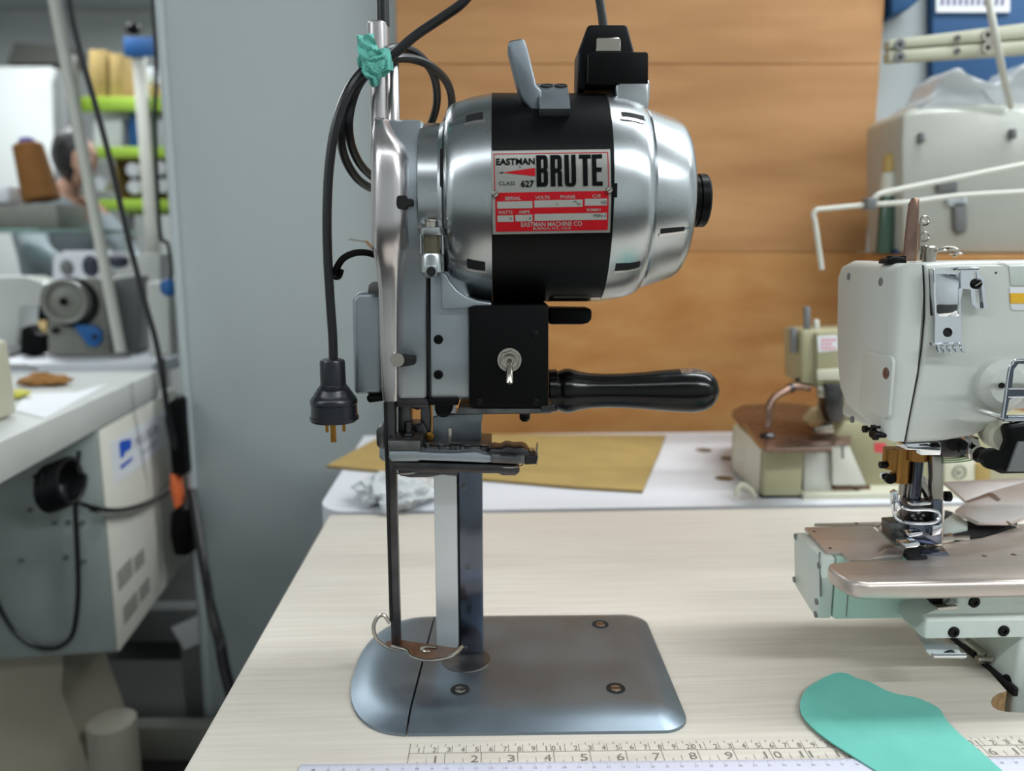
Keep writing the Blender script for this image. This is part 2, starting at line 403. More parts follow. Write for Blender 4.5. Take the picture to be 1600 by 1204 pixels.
for i in range(n):
    j = (i+1) % n; bm.faces.new((A[i], A[j], B[j], B[i])); bm.faces.new((B[i], B[j], Cc[j], Cc[i]))
bm.faces.new(Cc); bm.faces.new(A[::-1])
for v in bm.verts: v.co.z += .0007*noise.noise(Vector((v.co.x*30, v.co.y*30, 1))) - .0006
tag(O('cloth_piece', bm, m_teal), 'mint green cloth cut-out lying beside the grey sewing machine', 'cloth').location = GF.o

# ------------------------------------------------------------------ white table behind, cardboard, crumpled bag, boards
WT = Fr((W.at(505, 785, z=.75).x, 1.012, .745), .047)
wt = thing('white_table', WT, 'white table standing against the plywood boards', 'table')
bkw = .465
outw = [(1.5, 0), (1.5, bkw), (0, bkw)]+[(.05-.05*math.cos(a*PI/16), .05-.05*math.sin(a*PI/16)) for a in range(9)]
def disc2(x, y, r, n=20, ry=None): return [(x+r*math.cos(2*PI*k/n), y+(ry or r)*math.sin(2*PI*k/n)) for k in range(n)]
hs = []
for px, py in ((1100, 703), (1132, 747), (1140, 716)):
    p = WT.at(px, py, z=.005); hs.append(disc2(p.x, p.y, .015))
to = O('table_top', holed(outw, hs, -.035, .005), [m_white, m_wood_edge], wt, ang=30)
for f in to.data.polygons:
    if abs(f.normal.z) < .5 and any((Vector((f.center.x, f.center.y))-Vector(h[0])).length < .035 for h in hs): f.material_index = 1
for x in (.10, 1.4):
    for y in (.06, bkw-.06): O('leg', box(x-.02, x+.02, y-.02, y+.02, -.745, -.035, .003), m_grey, wt)
cz = .002
cp = WT.xy([(510, 729), (552, 706), (596, 682), (800, 680), (1040, 681), (1030, 708), (1015, 742), (1004, 768), (900, 762), (760, 750), (600, 737)], .008)
cb = prism(cp, .0056, .0105, 'z', .0006, 1)
co = O('cardboard_sheet', cb, [m_card, m_card_edge]); co.location = WT.o; co.rotation_euler = (0, 0, WT.yaw)
for f in co.data.polygons:
    if abs(f.normal.z) < .5: f.material_index = 1
tag(co, 'tan cardboard sheet lying on the white table behind the cutting machine', 'cardboard')
bp = WT.at(625, 800, z=.005)
bb = blob(.042, .05, .022, (0, 0, .018), 5, .45, 2.2, seed=3); blob(.03, .034, .02, (-.035, .01, .015), 4, .5, 2.6, bm=bb, seed=8)
for v in bb.verts: v.co.z = max(v.co.z, 0.0)
bo = tag(O('crumpled_bag', bb, m_bag), 'crumpled white plastic bag on the white table behind the blade', 'bag')
bo.location = (WT.M @ Vector((bp.x+.0, bp.y+.04, .0055)))
# boards
BF = Fr((.24, 1.59, .75))
for nm, z0, z1, x0, x1, m, lab in (
        ('plywood_board', -.30, .3565, -.468, .85, m_ply2, 'lowest wide plywood board behind the white table'),
        ('plywood_board', .3575, .7135, -.462, .47, m_ply, 'middle plywood board with its clean right edge'),
        ('plywood_board', .7145, 1.25, -.462, .47, m_ply, 'topmost plywood board above the faint horizontal joint')):
    b = box(x0, x1, -.028, -.010, z0, z1, .0012, 1)
    o = tag(O(nm, b, m), lab, 'board'); o.location = (BF.o.x, BF.o.y, .75)
fl = O('board_batten', box(-.44, -.40, -.0095, .028, -.745, 1.24, .002), m_wood_edge); fl.location = (BF.o.x, BF.o.y, .75)
tag(fl, 'raw wooden batten upright behind the left ends of the boards', 'batten')
fl = O('board_batten', box(.41, .46, -.0095, .028, -.745, 1.24, .002), m_wood_edge); fl.location = (BF.o.x, BF.o.y, .75)
tag(fl, 'raw wooden batten upright behind the right ends of the boards', 'batten')
# ------------------------------------------------------------------ straight-knife cutting machine
CF = Fr(W.at(745, 1032, z=.75), .02)
cm = thing('cutting_machine', CF, 'silver and black upright cloth cutting machine standing on its grey base plate', 'cutting machine')
A = CF.at
# base plate: main plate and nose plate, rims sloping to the table
def base_outline(i, z):
    x1, y0, y1 = .1605-i, -.106+i, .081-i; r = max(.021-i*.75, .006); pts = []
    for cx, cy, a0 in ((x1-r, y0+r, -90), (x1-r, y1-r, 0)):
        for k in range(9):
            a = math.radians(a0+90*k/8); pts.append((cx+r*math.cos(a), cy+r*math.sin(a), z))
    cyc = (y0+y1)/2; hy = (y1-y0)/2; L = .0585-i
    nose = []
    for k in range(25):
        a = PI/2+PI*k/24; c, s = math.cos(a), math.sin(a)
        nose.append((-.044-L*abs(c)**.85, cyc+hy*(abs(s)**.85)*(1 if s > 0 else -1), z))
    return pts, nose
rings = [(0, .0), (.0004, .0022), (.003, .0034), (.010, .0066), (.017, .0086), (.024, .0094), (.030, .0096)]
def plate(part):
    own = bmesh.new(); R = []
    for i, z in rings:
        pts, nose = base_outline(i, z); sx = -.0433 if part == 'main' else -.0449
        if part == 'main': p = [(sx, nose[-1][1], z)]+pts+[(sx, nose[0][1], z)]
        else: p = [(sx, nose[0][1], z)]+nose[1:-1]+[(sx, nose[-1][1], z)]
        # the seam runs slightly askew
        R.append([own.verts.new((x+(.004*(y/.1) if abs(x-sx) < 1e-9 else 0), y, z)) for x, y, z in p])
    for a, b in zip(R, R[1:]):
        for k in range(len(a)-1): own.faces.new((a[k], a[k+1], b[k+1], b[k]))
    own.faces.new(R[-1]); own.faces.new(R[0])
    own.faces.new([r[0] for r in R]+[r[-1] for r in R[::-1]])
    return own
O('base_plate', plate('main'), m_base, cm, 50)
O('nose_plate', plate('nose'), m_base, cm, 50)
for px, py in ((938, 975), (962, 1075), (719, 1077)):
    p = A(px, py, z=.0096)
    b = lathe([(.0, .0), (.0003, .0068), (.0007, .0072), (.0002, .0076), (-.002, .0076), (-.002, 0)], 'z', (p.x, p.y, .0096), 24)
    s = O('screw_recess', b, m_hole, cm)
    O('screw_head', lathe([(0, 0), (.0005, 0), (.0005, .0040), (.0001, .0044)], 'z', (p.x, p.y, .0096), 20), m_nickel, s)
    O('slot', box(p.x-.0045, p.x+.0045, p.y-.0008, p.y+.0008, .00975, .0102), m_hole, s)
dp = A(728, 1030, z=.0096)
O('turntable_disc', lathe([(0, 0), (.0006, 0), (.0006, .0205), (.0, .0212)], 'z', (dp.x, dp.y, .0096), 48), m_dsteel2, cm)
zt = .0096
# standard (upright) and knife
sx0, sx1 = (A(712, 745, y=-.006).x+A(720, 1030, y=-.006).x)/2, (A(752, 745, y=-.006).x+A(757, 1030, y=-.006).x)/2
ztop = A(730, 700, y=-.006).z
O('standard', box(sx0, sx1, -.006, .012, zt+.0004, ztop, .0012), m_steel, cm)
O('standard_edge_strip', box(sx0-.0006, sx0+.001, -.0074, -.0058, zt+.006, ztop-.02), m_hole, cm)
for px, py in ((725, 760), (731, 885), (727, 1012)):
    p = A(px, py, y=-.006); screw((p.x, -.0062, p.z), (0, -1, 0), .0021, .0006, m_dsteel2, cm, 'standard_screw', mslot=m_hole)
kx0 = (A(677, 745, y=-.009).x+A(683, 1000, y=-.009).x)/2; kx1 = (A(713, 745, y=-.009).x+A(717, 1000, y=-.009).x)/2
kz0 = A(700, 1012, y=-.009).z
kn = [(kx0, .29)]+[(kx0, kz0+.004), (kx0+.001, kz0+.002), (kx0+.003, kz0+.001), (kx1-.003, kz0), (kx1-.0008, kz0+.001), (kx1, kz0+.004)]+[(kx1, .29)]
O('knife', prism(kn, -.0098, -.0085, 'y', .0003, 1), m_blade, cm)
# presser bar and foot
bx0 = (A(603, 745, y=-.035).x+A(612, 1003, y=-.035).x)/2; bx1 = (A(621, 745, y=-.035).x+A(624, 1003, y=-.035).x)/2
zf = A(617, 1006, y=-.035).z
O('presser_bar', box(bx0, bx1, -.035, -.027, zf, A(600, 432, y=-.035).z, .0008), m_dsteel, cm)
O('bar_edge', box(bx0-.0006, bx0+.0014, -.0364, -.0348, zf+.02, A(600, 628, y=-.035).z), m_hole, cm)
foot = CF.xy([(602, 1003), (625, 1000), (650, 1004), (680, 1008), (692, 1010), (714, 1013), (723, 1006), (722, 1014), (708, 1023), (686, 1029), (664, 1030), (648, 1026), (641, 1019), (634, 1014), (612, 1010)], zf)
O('presser_foot', prism(foot, zf-.0015, zf+.0008, 'z', .0004, 1), m_base_brown, cm)
rim = [A(x, y, z=zf+.0003) for x, y in ((612, 1009), (636, 1015), (645, 1025), (664, 1031), (690, 1029), (710, 1022), (722, 1010))]
O('foot_rim', tube(rim, .0014, 8, n=6), m_nickel, cm)
sl = [A(x, y, z=zf+.0012) for x, y in ((682, 1011), (668, 1010), (658, 1013), (664, 1017), (672, 1017))]
O('foot_slot_guard', tube(sl, .0011, 8, n=6), m_nickel, cm)
cu = [A(x, y, y=-.036) for x, y in ((609, 973), (600, 961), (591, 963), (585, 973), (584, 986), (590, 999), (602, 1009), (618, 1014), (634, 1014))]
O('foot_guard_curl', tube(cu, .0016, 10, n=8), m_nickel, cm)

# gear housing: castings behind the presser bar
def sec(z, xl, xr, yf, yb, k=3.2, n=32):
    cx, cy, hx, hy = (xl+xr)/2, (yf+yb)/2, (xr-xl)/2, (yb-yf)/2
    return [(cx+hx*abs(math.cos(a))**(2/k)*(1 if math.cos(a) > 0 else -1), cy+hy*abs(math.sin(a))**(2/k)*(1 if math.sin(a) > 0 else -1), z) for a in (2*PI*(j+.5)/n for j in range(n))]
def loftz(rows, m, name, k=3.2, parent=cm, yfp=.6):
    S = []
    for py, xl, xr, yf, yb in rows:
        a = A(xl, py, y=yf*yfp); b = A(xr, py, y=yf*yfp); S.append(sec(a.z, a.x, b.x, yf, yb, k))
    return O(name, loft(S), m, parent, 45)
# flange casting bolted to the motor neck
loftz([(187, 606, 655, -.018, .018), (190, 604, 661, -.024, .024), (215, 603, 662, -.036, .036), (250, 603, 662, -.046, .045), (300, 603, 662, -.053, .05), (350, 603, 663, -.052, .05), (395, 602, 665, -.046, .045), (430, 601, 669.6, -.040, .04), (500, 601, 669.6, -.037, .036), (617, 602, 669.6, -.037, .036), (622, 604, 667, -.035, .034)], m_cast, 'gear_housing', 16, yfp=1)
# glossy slide cover in front of it, S-shaped right side
loftz([(189, 586, 608, -.036, .02), (196, 584, 611, -.042, .02), (212, 582, 620, -.050, .02), (230, 581, 636, -.057, .02), (250, 581, 643, -.061, .02), (290, 581, 645, -.063, .02), (345, 581, 645, -.063, .02), (388, 582, 644, -.061, .02), (394, 584, 642, -.058, .02), (420, 589, 635, -.054, .02), (450, 592, 633, -.051, .02), (520, 594, 632, -.050, .02), (600, 597, 632, -.050, .02), (620, 599, 631, -.049, .02)], m_alu_pol, 'slide_cover', 3.4)
# motor bracket casting under the bell, with the swept shoulder
loftz([(424, 670.4, 700, -.038, .03), (440, 670.4, 728, -.040, .03), (470, 670.4, 736, -.040, .03), (560, 670.4, 738, -.040, .03), (619, 670.4, 738, -.040, .03), (623, 672, 737, -.038, .029)], m_cast, 'motor_bracket', 18, yfp=1)
sh = loft([[tuple(p) for p in (A(690, 430, y=-.02), A(704, 430, y=yy), A(700, 452, y=yy), A(690, 470, y=yy))] for yy in (-.05, -.02)]) if False else None
xz = CF.xz([(690, 424), (698, 428), (704, 440), (714, 452), (728, 462), (746, 469), (768, 472), (768, 478), (736, 480), (690, 482)], -.042)
O('bracket_shoulder', prism(xz, -.046, .03, 'y', .0035, 4), m_cast, cm)
O('housing_seam', box(A(670, 500, y=-.036).x-.0004, A(670, 500, y=-.036).x+.0005, -.0402, -.02, A(670, 620, y=-.037).z, A(670, 432, y=-.037).z), m_hole, cm)
for py in (530, 585):
    p = A(685, py, y=-.040); screw((p.x, -.0398, p.z), (0, -1, 0), .0036, .0012, m_black, cm, 'socket_screw', hexed=True)
# clip and notch openings on the housing
hx = CF.xz([(620, 309), (622, 306), (634, 305), (636, 310), (645, 311), (645, 321), (637, 321), (634, 327), (622, 326), (619, 319)], -.0605)
O('slide_clip', prism(hx, -.0625, -.045, 'y', .0004, 1), m_hole, cm)
hx = CF.xz([(626, 553), (650, 556), (650, 567), (626, 571)], -.0405)
O('notch', prism(hx, -.0505, -.035, 'y', .0004, 1), m_hole, cm)
p = A(621, 562, y=-.05); O('notch_lip', lathe([(-.001, 0), (-.001, .0052), (.0008, .0052), (.0012, .0042), (.0002, .003), (.0002, 0)], 'y', (p.x, -.0500, p.z), 20), m_nickel, cm)
# side box on the left
bo = box(0, 1, 0, 1, 0, 1); bo.free()
xz = CF.xz([(552, 617), (549, 470), (552, 461), (560, 456), (598, 456), (598, 617)], -.022)
O('side_cover', prism(xz, -.022, .03, 'y', .006, 4), m_cast, cm)
xz = CF.xz([(576, 458), (577, 443), (583, 440), (598, 440), (598, 458)], -.03)
O('catch_bracket', prism(xz, -.034, -.024, 'y', .001), m_dsteel2, cm)
xz = CF.xz([(574, 617), (600, 617), (600, 625), (578, 628), (574, 623)], -.02)
O('cover_foot', prism(xz, -.024, .01, 'y', .001), m_black, cm)
O('spring_lever', tube([A(a, b, y=-.03) for a, b in ((601, 440), (599, 415), (592, 402), (575, 395), (555, 395), (537, 403), (527, 417), (523, 430), (529, 431), (533, 420))], .0019, 8, n=8, flat=1.6), m_black, cm)
hs_ = [A(a, b, y=-.01) for a, b in ((582, 388), (572, 377), (548, 374))]
O('release_tab', loft([[tuple(p+Vector((0, dy, dz))) for dy, dz in ((-.008, -.0008), (.008, -.0008), (.008, .0006), (-.008, .0006))] for p in hs_]), m_nickel, cm)
# chrome rods above the housing
for nm, px, pyt, yy, r in (('guide_rod', 593, 36, .006, .0080), ('guide_rod', 614, 97, .004, .0051)):
    a = A(px, pyt, y=yy); b = A(px, 200, y=yy)
    O(nm, lathe([(b.z-.03, r*.98), (a.z-.001, r), (a.z, r*.9), (a.z, 0)] if True else [], 'z', (A(px, 150, y=yy).x, yy, 0), 32), m_alu_pol, cm)
a = A(599, 36, y=.006)
O('rod_extension', lathe([(a.z-.002, .0047), (a.z+.07, .0047), (a.z+.072, 0)], 'z', (a.x, .006, 0), 20), m_rub, cm)

# motor: lathed about a horizontal axis
AX = A(900, 313, y=0).z
PXM = .000476
def X(px): return A(px, 313, y=0).x
def mprof(rows): return [(X(a), h*PXM) for a, h in rows]
def rot_obj(name, rows, m, seg=96, ang=30): return O(name, lathe(mprof(rows), 'x', (0, 0, AX), seg), m, cm, ang)
rot_obj('motor_neck', [(662, 0), (662, 116), (664, 120), (692, 120), (698, 124), (702, 118), (702, 0)], m_alu)
rot_obj('motor_bell', [(701, 0), (701, 132), (703, 140), (708, 147), (718, 152), (742, 160), (769, 165), (769.4, 0)], m_alu)
rot_obj('motor_band', [(769.5, 0), (769.5, 165.5), (936, 165.5), (936, 0)], m_black)
rot_obj('rear_bell', [(936.3, 0), (936.3, 165), (965, 161), (984, 155), (992, 151), (996, 146), (996, 0)], m_alu)
rot_obj('rear_cap', [(996.2, 0), (996.2, 143), (1000, 144), (1046, 128), (1056, 121), (1063, 108), (1067, 86), (1069, 60), (1070, 0)], m_alu)
rot_obj('shaft_knob', [(1068, 0), (1068, 42), (1086, 42.5), (1087, 40), (1088, 40), (1089, 43), (1100, 43), (1103, 40), (1103, 0)], m_black, 48)
# carved slots in the bells
def rad_at(px):
    tab = [(693, 128), (703, 140), (708, 147), (718, 152), (742, 160), (769, 165), (936, 165), (965, 161), (984, 155), (996, 146), (1000, 144), (1046, 128), (1056, 121), (1070, 60)]
    for (a, ra), (b, rb) in zip(tab, tab[1:]):
        if a <= px <= b: return (ra+(rb-ra)*(px-a)/(b-a))*PXM
    return 120*PXM
def on_motor(x, phi, r): return Vector((x, -r*math.cos(phi), AX+r*math.sin(phi)))
def cyl_patch(name, px0, px1, f0, f1, lift, m, taper=1.0, parent=cm, fixed=None):
    own = bmesh.new(); nx, nf = 6, 6; g = []
    fm = (f0+f1)/2
    for i in range(nx+1):
        u = i/nx; px = px0+(px1-px0)*u; r = fixed or rad_at(px); k = 1+(taper-1)*u; row = []
        for j in range(nf+1):
            f = math.radians(fm+(f0-fm)*k*(1-2*j/nf)); row.append((own.verts.new(on_motor(X(px), f, r+lift)), own.verts.new(on_motor(X(px), f, r-.002))))
        g.append(row)
    for i in range(nx):
        for j in range(nf):
            for s in (0, 1): own.faces.new((g[i][j][s], g[i+1][j][s], g[i+1][j+1][s], g[i][j+1][s]))
    per = [g[i][0] for i in range(nx+1)]+[g[nx][j] for j in range(1, nf+1)]+[g[i][nf] for i in range(nx-1, -1, -1)]+[g[0][j] for j in range(nf-1, 0, -1)]
    for a, b in zip(per, per[1:]+per[:1]): own.faces.new((a[0], b[0], b[1], a[1]))
    return O(name, own, m, parent)
def phi(py):    # polar angle on the near side of the motor for a photo row
    s = max(-.995, min(.995, (313-py)/(1.115*165))); return math.degrees(math.asin(s))
for nm, x0, x1, ya, yb, tp in (('vent_slot', 733, 757, 180, 196, 1.1), ('vent_slot', 733, 759, 424, 441, .8), ('vent_slot', 951, 984, 178, 190, 1.2), ('vent_slot', 946, 982, 428, 441, .7), ('vent_slot', 1008, 1044, 379, 390, .7)):
    s = cyl_patch(nm, x0, x1, phi(ya), phi(yb), .0004, m_hole, tp)
    if x0 > 900: cyl_patch('slot_scoop', x1, x1+16 if x1 < 1000 and x1+16 < 995 else x1+10, phi(ya)-1, phi(yb)+1, .0003, m_gun, .5, s)
    else: cyl_patch('slot_scoop', x0-24, x0, phi(ya)-2.5, phi(yb)+2.5, .0003, m_gun, 1.8, s)
    cyl_patch('slot_lip', x0-2, x1+3, phi(yb)-1.2, phi(yb)+.6, .0007, m_alu_pol, tp, s)
cyl_patch('neck_slot', 696, 700.5, phi(215), phi(298), .0004, m_hole, 1, fixed=125*PXM)
cyl_patch('band_clip', 932, 940, phi(300), phi(322), .0012, m_black)
cyl_patch('worn_shell_strip', 862, 935, -70, -80, .0004, m_nickel, 1, fixed=165.6*PXM)
# speckled lug carrying the socket
xz = CF.xz([(951, 133), (1007, 133), (1006, 165), (1003, 185), (956, 185)], 0)
O('socket_lug', prism([(a, b) for a, b in xz], -.026, .024, 'y', .004, 3), m_alu, cm)
# carrying handle on top of the band
def slab(px0, px1, f0, f1, r0, r1, nf=8):
    own = bmesh.new(); S = []
    for j in range(nf+1):
        f = math.radians(f0+(f1-f0)*j/nf)
        S.append([on_motor(X(px0(j/nf)), f, r0), on_motor(X(px1(j/nf)), f, r0), on_motor(X(px1(j/nf)), f, r1), on_motor(X(px0(j/nf)), f, r1)])
    return loft(S, own)
rb_ = 165.5*PXM
b = slab(lambda t: 836-6*t, lambda t: 878, 42, 100, rb_-.0005, rb_+.0065)
hd = O('carry_handle', b, m_cast_d, cm, 40)
arm = CF.xz([(793, 70), (797, 64), (815, 61), (820, 64), (824, 76), (838, 134), (846, 142), (847, 182), (838, 182), (818, 158), (813, 148)], -.050)
O('handle_arm', prism(arm, -.052, -.026, 'y', .0016, 2), m_cast_d, hd, 50)
for px in (848.5, 869):
    own = lathe([(0, 0), (.0003, .0042), (.0008, .0046), (-.0005, .005), (-.002, 0)], 'z', (0, 0, 0), 20)
    f = math.radians(66); P = on_motor(X(px), f, rb_+.0065)
    own.transform(Matrix.Translation(P) @ Vector((0, -math.cos(f), math.sin(f))).to_track_quat('Z', 'Y').to_matrix().to_4x4())
    O('bolt_hole', own, m_hole, hd)

# name plate: curved plate with its print
PT = 2.2*0
PW, PH = .0815, .0565
pcx = A(861.5, 314, y=-rb_).x; rp_ = rb_
rotp = .018
def plate_map(bm, lift, cuts=True):
    """bends flat print (u right, v up, centred) round the motor band"""
    if cuts:
        vs = [v.co.y for v in bm.verts]
        if vs:
            a, b = min(vs), max(vs); n = int((b-a)/.0012)
            for k in range(1, n+1):
                y = a+(b-a)*k/(n+1)
                bmesh.ops.bisect_plane(bm, geom=bm.verts[:]+bm.edges[:]+bm.faces[:], plane_co=(0, y, 0), plane_no=(0, 1, 0), dist=1e-7)
    for v in bm.verts:
        u, s, dz = v.co.x, v.co.y, v.co.z
        u2 = u*math.cos(rotp)-s*math.sin(rotp); s2 = u*math.sin(rotp)+s*math.cos(rotp)
        v.co = on_motor(pcx+u2, s2/rp_, rp_+lift+dz)
    return bm
def q(Xc, Yc):    # crop coordinates of the plate -> plate millimetres
    return ((Xc-742)/1175*PW, (575-Yc)/792*PH)
def rect(x0, y0, x1, y1, bm):
    a, b = q(x0, y0), q(x1, y1); bm.faces.new([bm.verts.new((x, y, 0)) for x, y in ((a[0], b[1]), (b[0], b[1]), (b[0], a[1]), (a[0], a[1]))])
def poly(pts, bm): bm.faces.new([bm.verts.new((*q(*p), 0)) for p in pts])
def tx(s, x0, y0, x1, y1, bm, bold=.0, thick=0):
    a = q(x0, y1); b = q(x1, y0); t = text_bm(s, bold=bold, target_w=b[0]-a[0], target_h=b[1]-a[1])
    t.transform(Matrix.Translation((a[0], a[1], 0)))
    join(bm, t)
npb = prism([(-PW/2, -PH/2), (PW/2, -PH/2), (PW/2, PH/2), (-PW/2, PH/2)], -.0006, .0006, 'z')
npo = O('nameplate', plate_map(npb, .0002), m_plate, cm, 40, label='silver, red and black printed maker plate')
rd = bmesh.new(); rect(187, 578, 1305, 945, rd)
for r_ in ((180, 208, 1308, 217), (180, 208, 189, 580), (1299, 208, 1308, 580)): rect(*r_, rd)
poly([(250, 393), (585, 352), (585, 432)], rd)
O('red_print', plate_map(rd, .0010), m_red, npo)
sv = bmesh.new()
for r_ in ((205, 660, 553, 725), (572, 654, 1048, 720), (1070, 648, 1290, 711), (205, 788, 365, 850), (383, 785, 553, 847), (572, 780, 1290, 845)): rect(*r_, sv)
for s, a, b, c, d in (('SERIAL', 285, 616, 440, 648), ('VOLTS', 580, 614, 722, 645), ('PHASE', 830, 612, 975, 641), ('C/S', 1145, 609, 1225, 637), ('WATTS', 212, 745, 355, 775), ('AMPS', 415, 744, 525, 773), ('R/MIN', 1093, 737, 1225, 764), ('EASTMAN MACHINE CO', 440, 856, 1045, 900), ('BUFFALO, N.Y., U.S.A.', 560, 907, 940, 934)): tx(s, a, b, c, d, sv, .012)
O('silver_lettering', plate_map(sv, .0012), m_sil, npo)
ik = bmesh.new()
tx('EASTMAN', 203, 258, 583, 322, ik, .03); tx('R', 430, 337, 445, 352, ik, .02)
tx('CLASS', 228, 476, 385, 512, ik, .0); tx('627', 442, 470, 572, 532, ik, .03)
poly([(218, 393), (270, 387), (270, 399)], ik)
def L_(x, w, strokes):
    for s in strokes: poly([(x+a*w, 232+b*298) for a, b in s], ik)
def R4(a, b, c, d): return [(a, b), (c, b), (c, d), (a, d)]
Lw = 112
B_ = [R4(0, 0, .42, 1), R4(.42, 0, .72, .13), R4(.42, .42, .72, .56), R4(.42, .87, .72, 1), [(.72, 0), (.92, .04), (1, .12), (.62, .13)], R4(.62, .12, 1, .42), [(.62, .42), (1, .42), (.90, .48), (1, .56), (.62, .56)], R4(.62, .55, 1, .88), [(.62, .87), (1, .88), (.92, .97), (.72, 1)]]
R_ = [R4(0, 0, .42, 1), R4(.42, 0, .72, .13), R4(.42, .44, .72, .57), [(.72, 0), (.92, .04), (1, .12), (.62, .13)], R4(.62, .12, 1, .45), [(.62, .44), (1, .44), (.90, .50), (1, .57), (.62, .57)], R4(.62, .56, 1, .94), [(.62, .93), (1, .93), (1.06, 1), (.66, 1)]]
U_ = [R4(0, 0, .40, .88), R4(.60, 0, 1, .88), [(0, .88), (.40, .88), (.44, .90), (.56, .90), (.60, .88), (1, .88), (.92, .97), (.72, 1.01), (.28, 1.01), (.08, .97)]]
T_ = [R4(0, 0, 1.05, .13), R4(.32, .12, .74, 1)]
E_ = [R4(0, 0, .42, 1), R4(.42, 0, .98, .13), R4(.42, .43, .90, .56), R4(.42, .87, .98, 1)]
for x, s in ((597, B_), (735, R_), (873, U_), (1017, T_), (1143, E_)): L_(x, Lw if x != 1143 else 106, s)
tx('V', 786, 682, 804, 704, ik); tx('HZ', 1230, 670, 1284, 697, ik); tx('W', 325, 808, 350, 832, ik); tx('A', 515, 806, 540, 831, ik); tx('MIN-1', 1160, 792, 1280, 819, ik)
for i in range(10):
    def sn(t): return (955+t*75, 683-16*math.sin(t*2*PI))
    a, b = sn(i/10), sn((i+1)/10); poly([(a[0], a[1]-3), (b[0], b[1]-3), (b[0], b[1]+4), (a[0], a[1]+4)], ik)
O('black_lettering', plate_map(ik, .0014), m_ink, npo)
for Xc, Yc in ((190, 590), (1310, 572)):
    u, s = q(Xc, Yc); u2 = u*math.cos(rotp)-s*math.sin(rotp); s2 = u*math.sin(rotp)+s*math.cos(rotp); f = s2/rp_
    screw(on_motor(pcx+u2, f, rp_+.0008), (0, -math.cos(f), math.sin(f)), .0026, .0022, m_nickel, npo, 'plate_screw', mslot=m_hole)

# switch box
fy = -.048
xz = CF.xz([(733, 482), (739, 477), (857, 476), (857, 633), (851, 637), (738, 637), (733, 630)], fy)
sb = O('switch_box', prism(xz, fy, .03, 'y', .0012, 2), m_blackm, cm)
for px, py in ((836, 522), (837, 628), (749, 628)):
    p = A(px, py, y=fy); screw((p.x, fy, p.z), (0, -1, 0), .0026, .0009, m_black, sb, 'screw', mslot=m_hole)
p = A(796, 562, y=fy)
O('switch_washer', lathe([(-.0001, 0), (-.0001, .0092), (-.0012, .0090), (-.0012, 0)], 'y', (p.x, fy, p.z), 28), m_nickel, sb)
nut = prism([(p.x+.0078*math.cos(k*PI/3+.3), p.z+.0078*math.sin(k*PI/3+.3)) for k in range(6)], fy-.0034, fy-.0010, 'y', .0004, 1)
O('switch_nut', nut, m_nickel, sb)
O('switch_collar', lathe([(-.0034, 0), (-.0034, .0055), (-.0062, .0052), (-.0060, .0036), (-.0036, .0034), (-.0036, 0)], 'y', (p.x, fy, p.z), 24), m_nickel, sb)
e = A(796, 600, y=fy-.014)
O('toggle_lever', tube([(p.x, fy-.003, p.z), (p.x, fy-.0125, p.z-.009), (e.x, fy-.0145, e.z+.001), (e.x, fy-.0146, e.z)], .002, 12, smooth=False, radii=[.0018, .0026, .0030, .0012]), m_nickel, sb)
xz = CF.xz([(716, 636), (862, 636), (866, 640), (860, 645), (716, 647)], fy+.004)
O('box_floor_plate', prism(xz, fy+.002, .03, 'y', .0008, 1), m_dsteel2, cm)
xz = CF.xz([(845, 634), (866, 632), (866, 642), (845, 643)], fy)
O('floor_plate_tab', prism(xz, fy-.001, -.02, 'y', .0006, 1), m_dsteel, cm)
p = A(820, 650, y=-.02); O('box_bolt', lathe([(p.z-.0042, 0), (p.z-.004, .0026), (p.z-.002, .0042), (p.z+.002, .0044)], 'z', (p.x, -.02, 0), 20), m_black, cm)
# shelf block behind the box, under the band
xz = CF.xz([(856, 480), (922, 481), (922, 497), (916, 503), (908, 505), (856, 505)], 0)
O('terminal_block', prism(xz, -.012, .02, 'y', .002), m_blackm, cm)
# handle
hz = A(980, 610, y=0).z
hp = [(857, 32), (857.5, 33), (869, 33), (870, 31), (873, 30.5), (876, 32), (883, 34), (889, 34.2), (895, 33), (905, 30), (920, 27.3), (945, 26), (975, 26.6), (1005, 28.6), (1035, 31.5), (1060, 33.4), (1080, 34.2), (1095, 32.8), (1108, 28), (1117, 19), (1121.5, 9), (1122.5, 0)]
hp = [(A(a, 610, y=0).x, h*.000535) for a, h in hp]; hp[0] = (hp[0][0], hp[0][1])
hd2 = O('grip_handle', lathe([(hp[0][0], 0)]+hp, 'x', (0, 0, hz), 48), [m_handle, m_wear], cm, 40)
for f in hd2.data.polygons:
    c = f.center
    r = math.hypot(c.y, c.z-hz)
    if c.x > X(1058) and c.x < X(1118) and c.z-hz > .85*r and c.y < .01: f.material_index = 1
# lubricator cup
lz = lambda py: A(675, py, y=-.066).z
lx = A(674, 390, y=-.066).x; ly = -.063
lu = O('oil_cup_body', lathe([(lz(428), 0), (lz(431), .0060), (lz(425), .0086), (lz(400), .0086), (lz(396), .0078), (lz(395), 0)], 'z', (lx, ly, 0), 28), m_alu, cm)
O('oil_glass', lathe([(lz(396), 0), (lz(396), .0058), (lz(366), .0058), (lz(366), 0)], 'z', (lx, ly, 0), 24), m_glassgrn, lu)
O('oil_cup_collar', lathe([(lz(367), 0), (lz(367), .0088), (lz(366), .0090), (lz(356), .0090), (lz(355), .0084), (lz(355), 0)], 'z', (lx, ly, 0), 28), m_alu, lu)
for s in (-1, 1): O('cup_post', cyl((lx+s*.0075, ly+.001, lz(398)), (lx+s*.0075, ly+.001, lz(358)), .0011, 8), m_alu, lu)
O('oil_filler', lathe([(lz(356), 0), (lz(356), .0042), (lz(346), .0042), (lz(345), .0050), (lz(343), .0046), (lz(343), 0)], 'z', (lx, ly, 0), 20), m_nickel, lu)
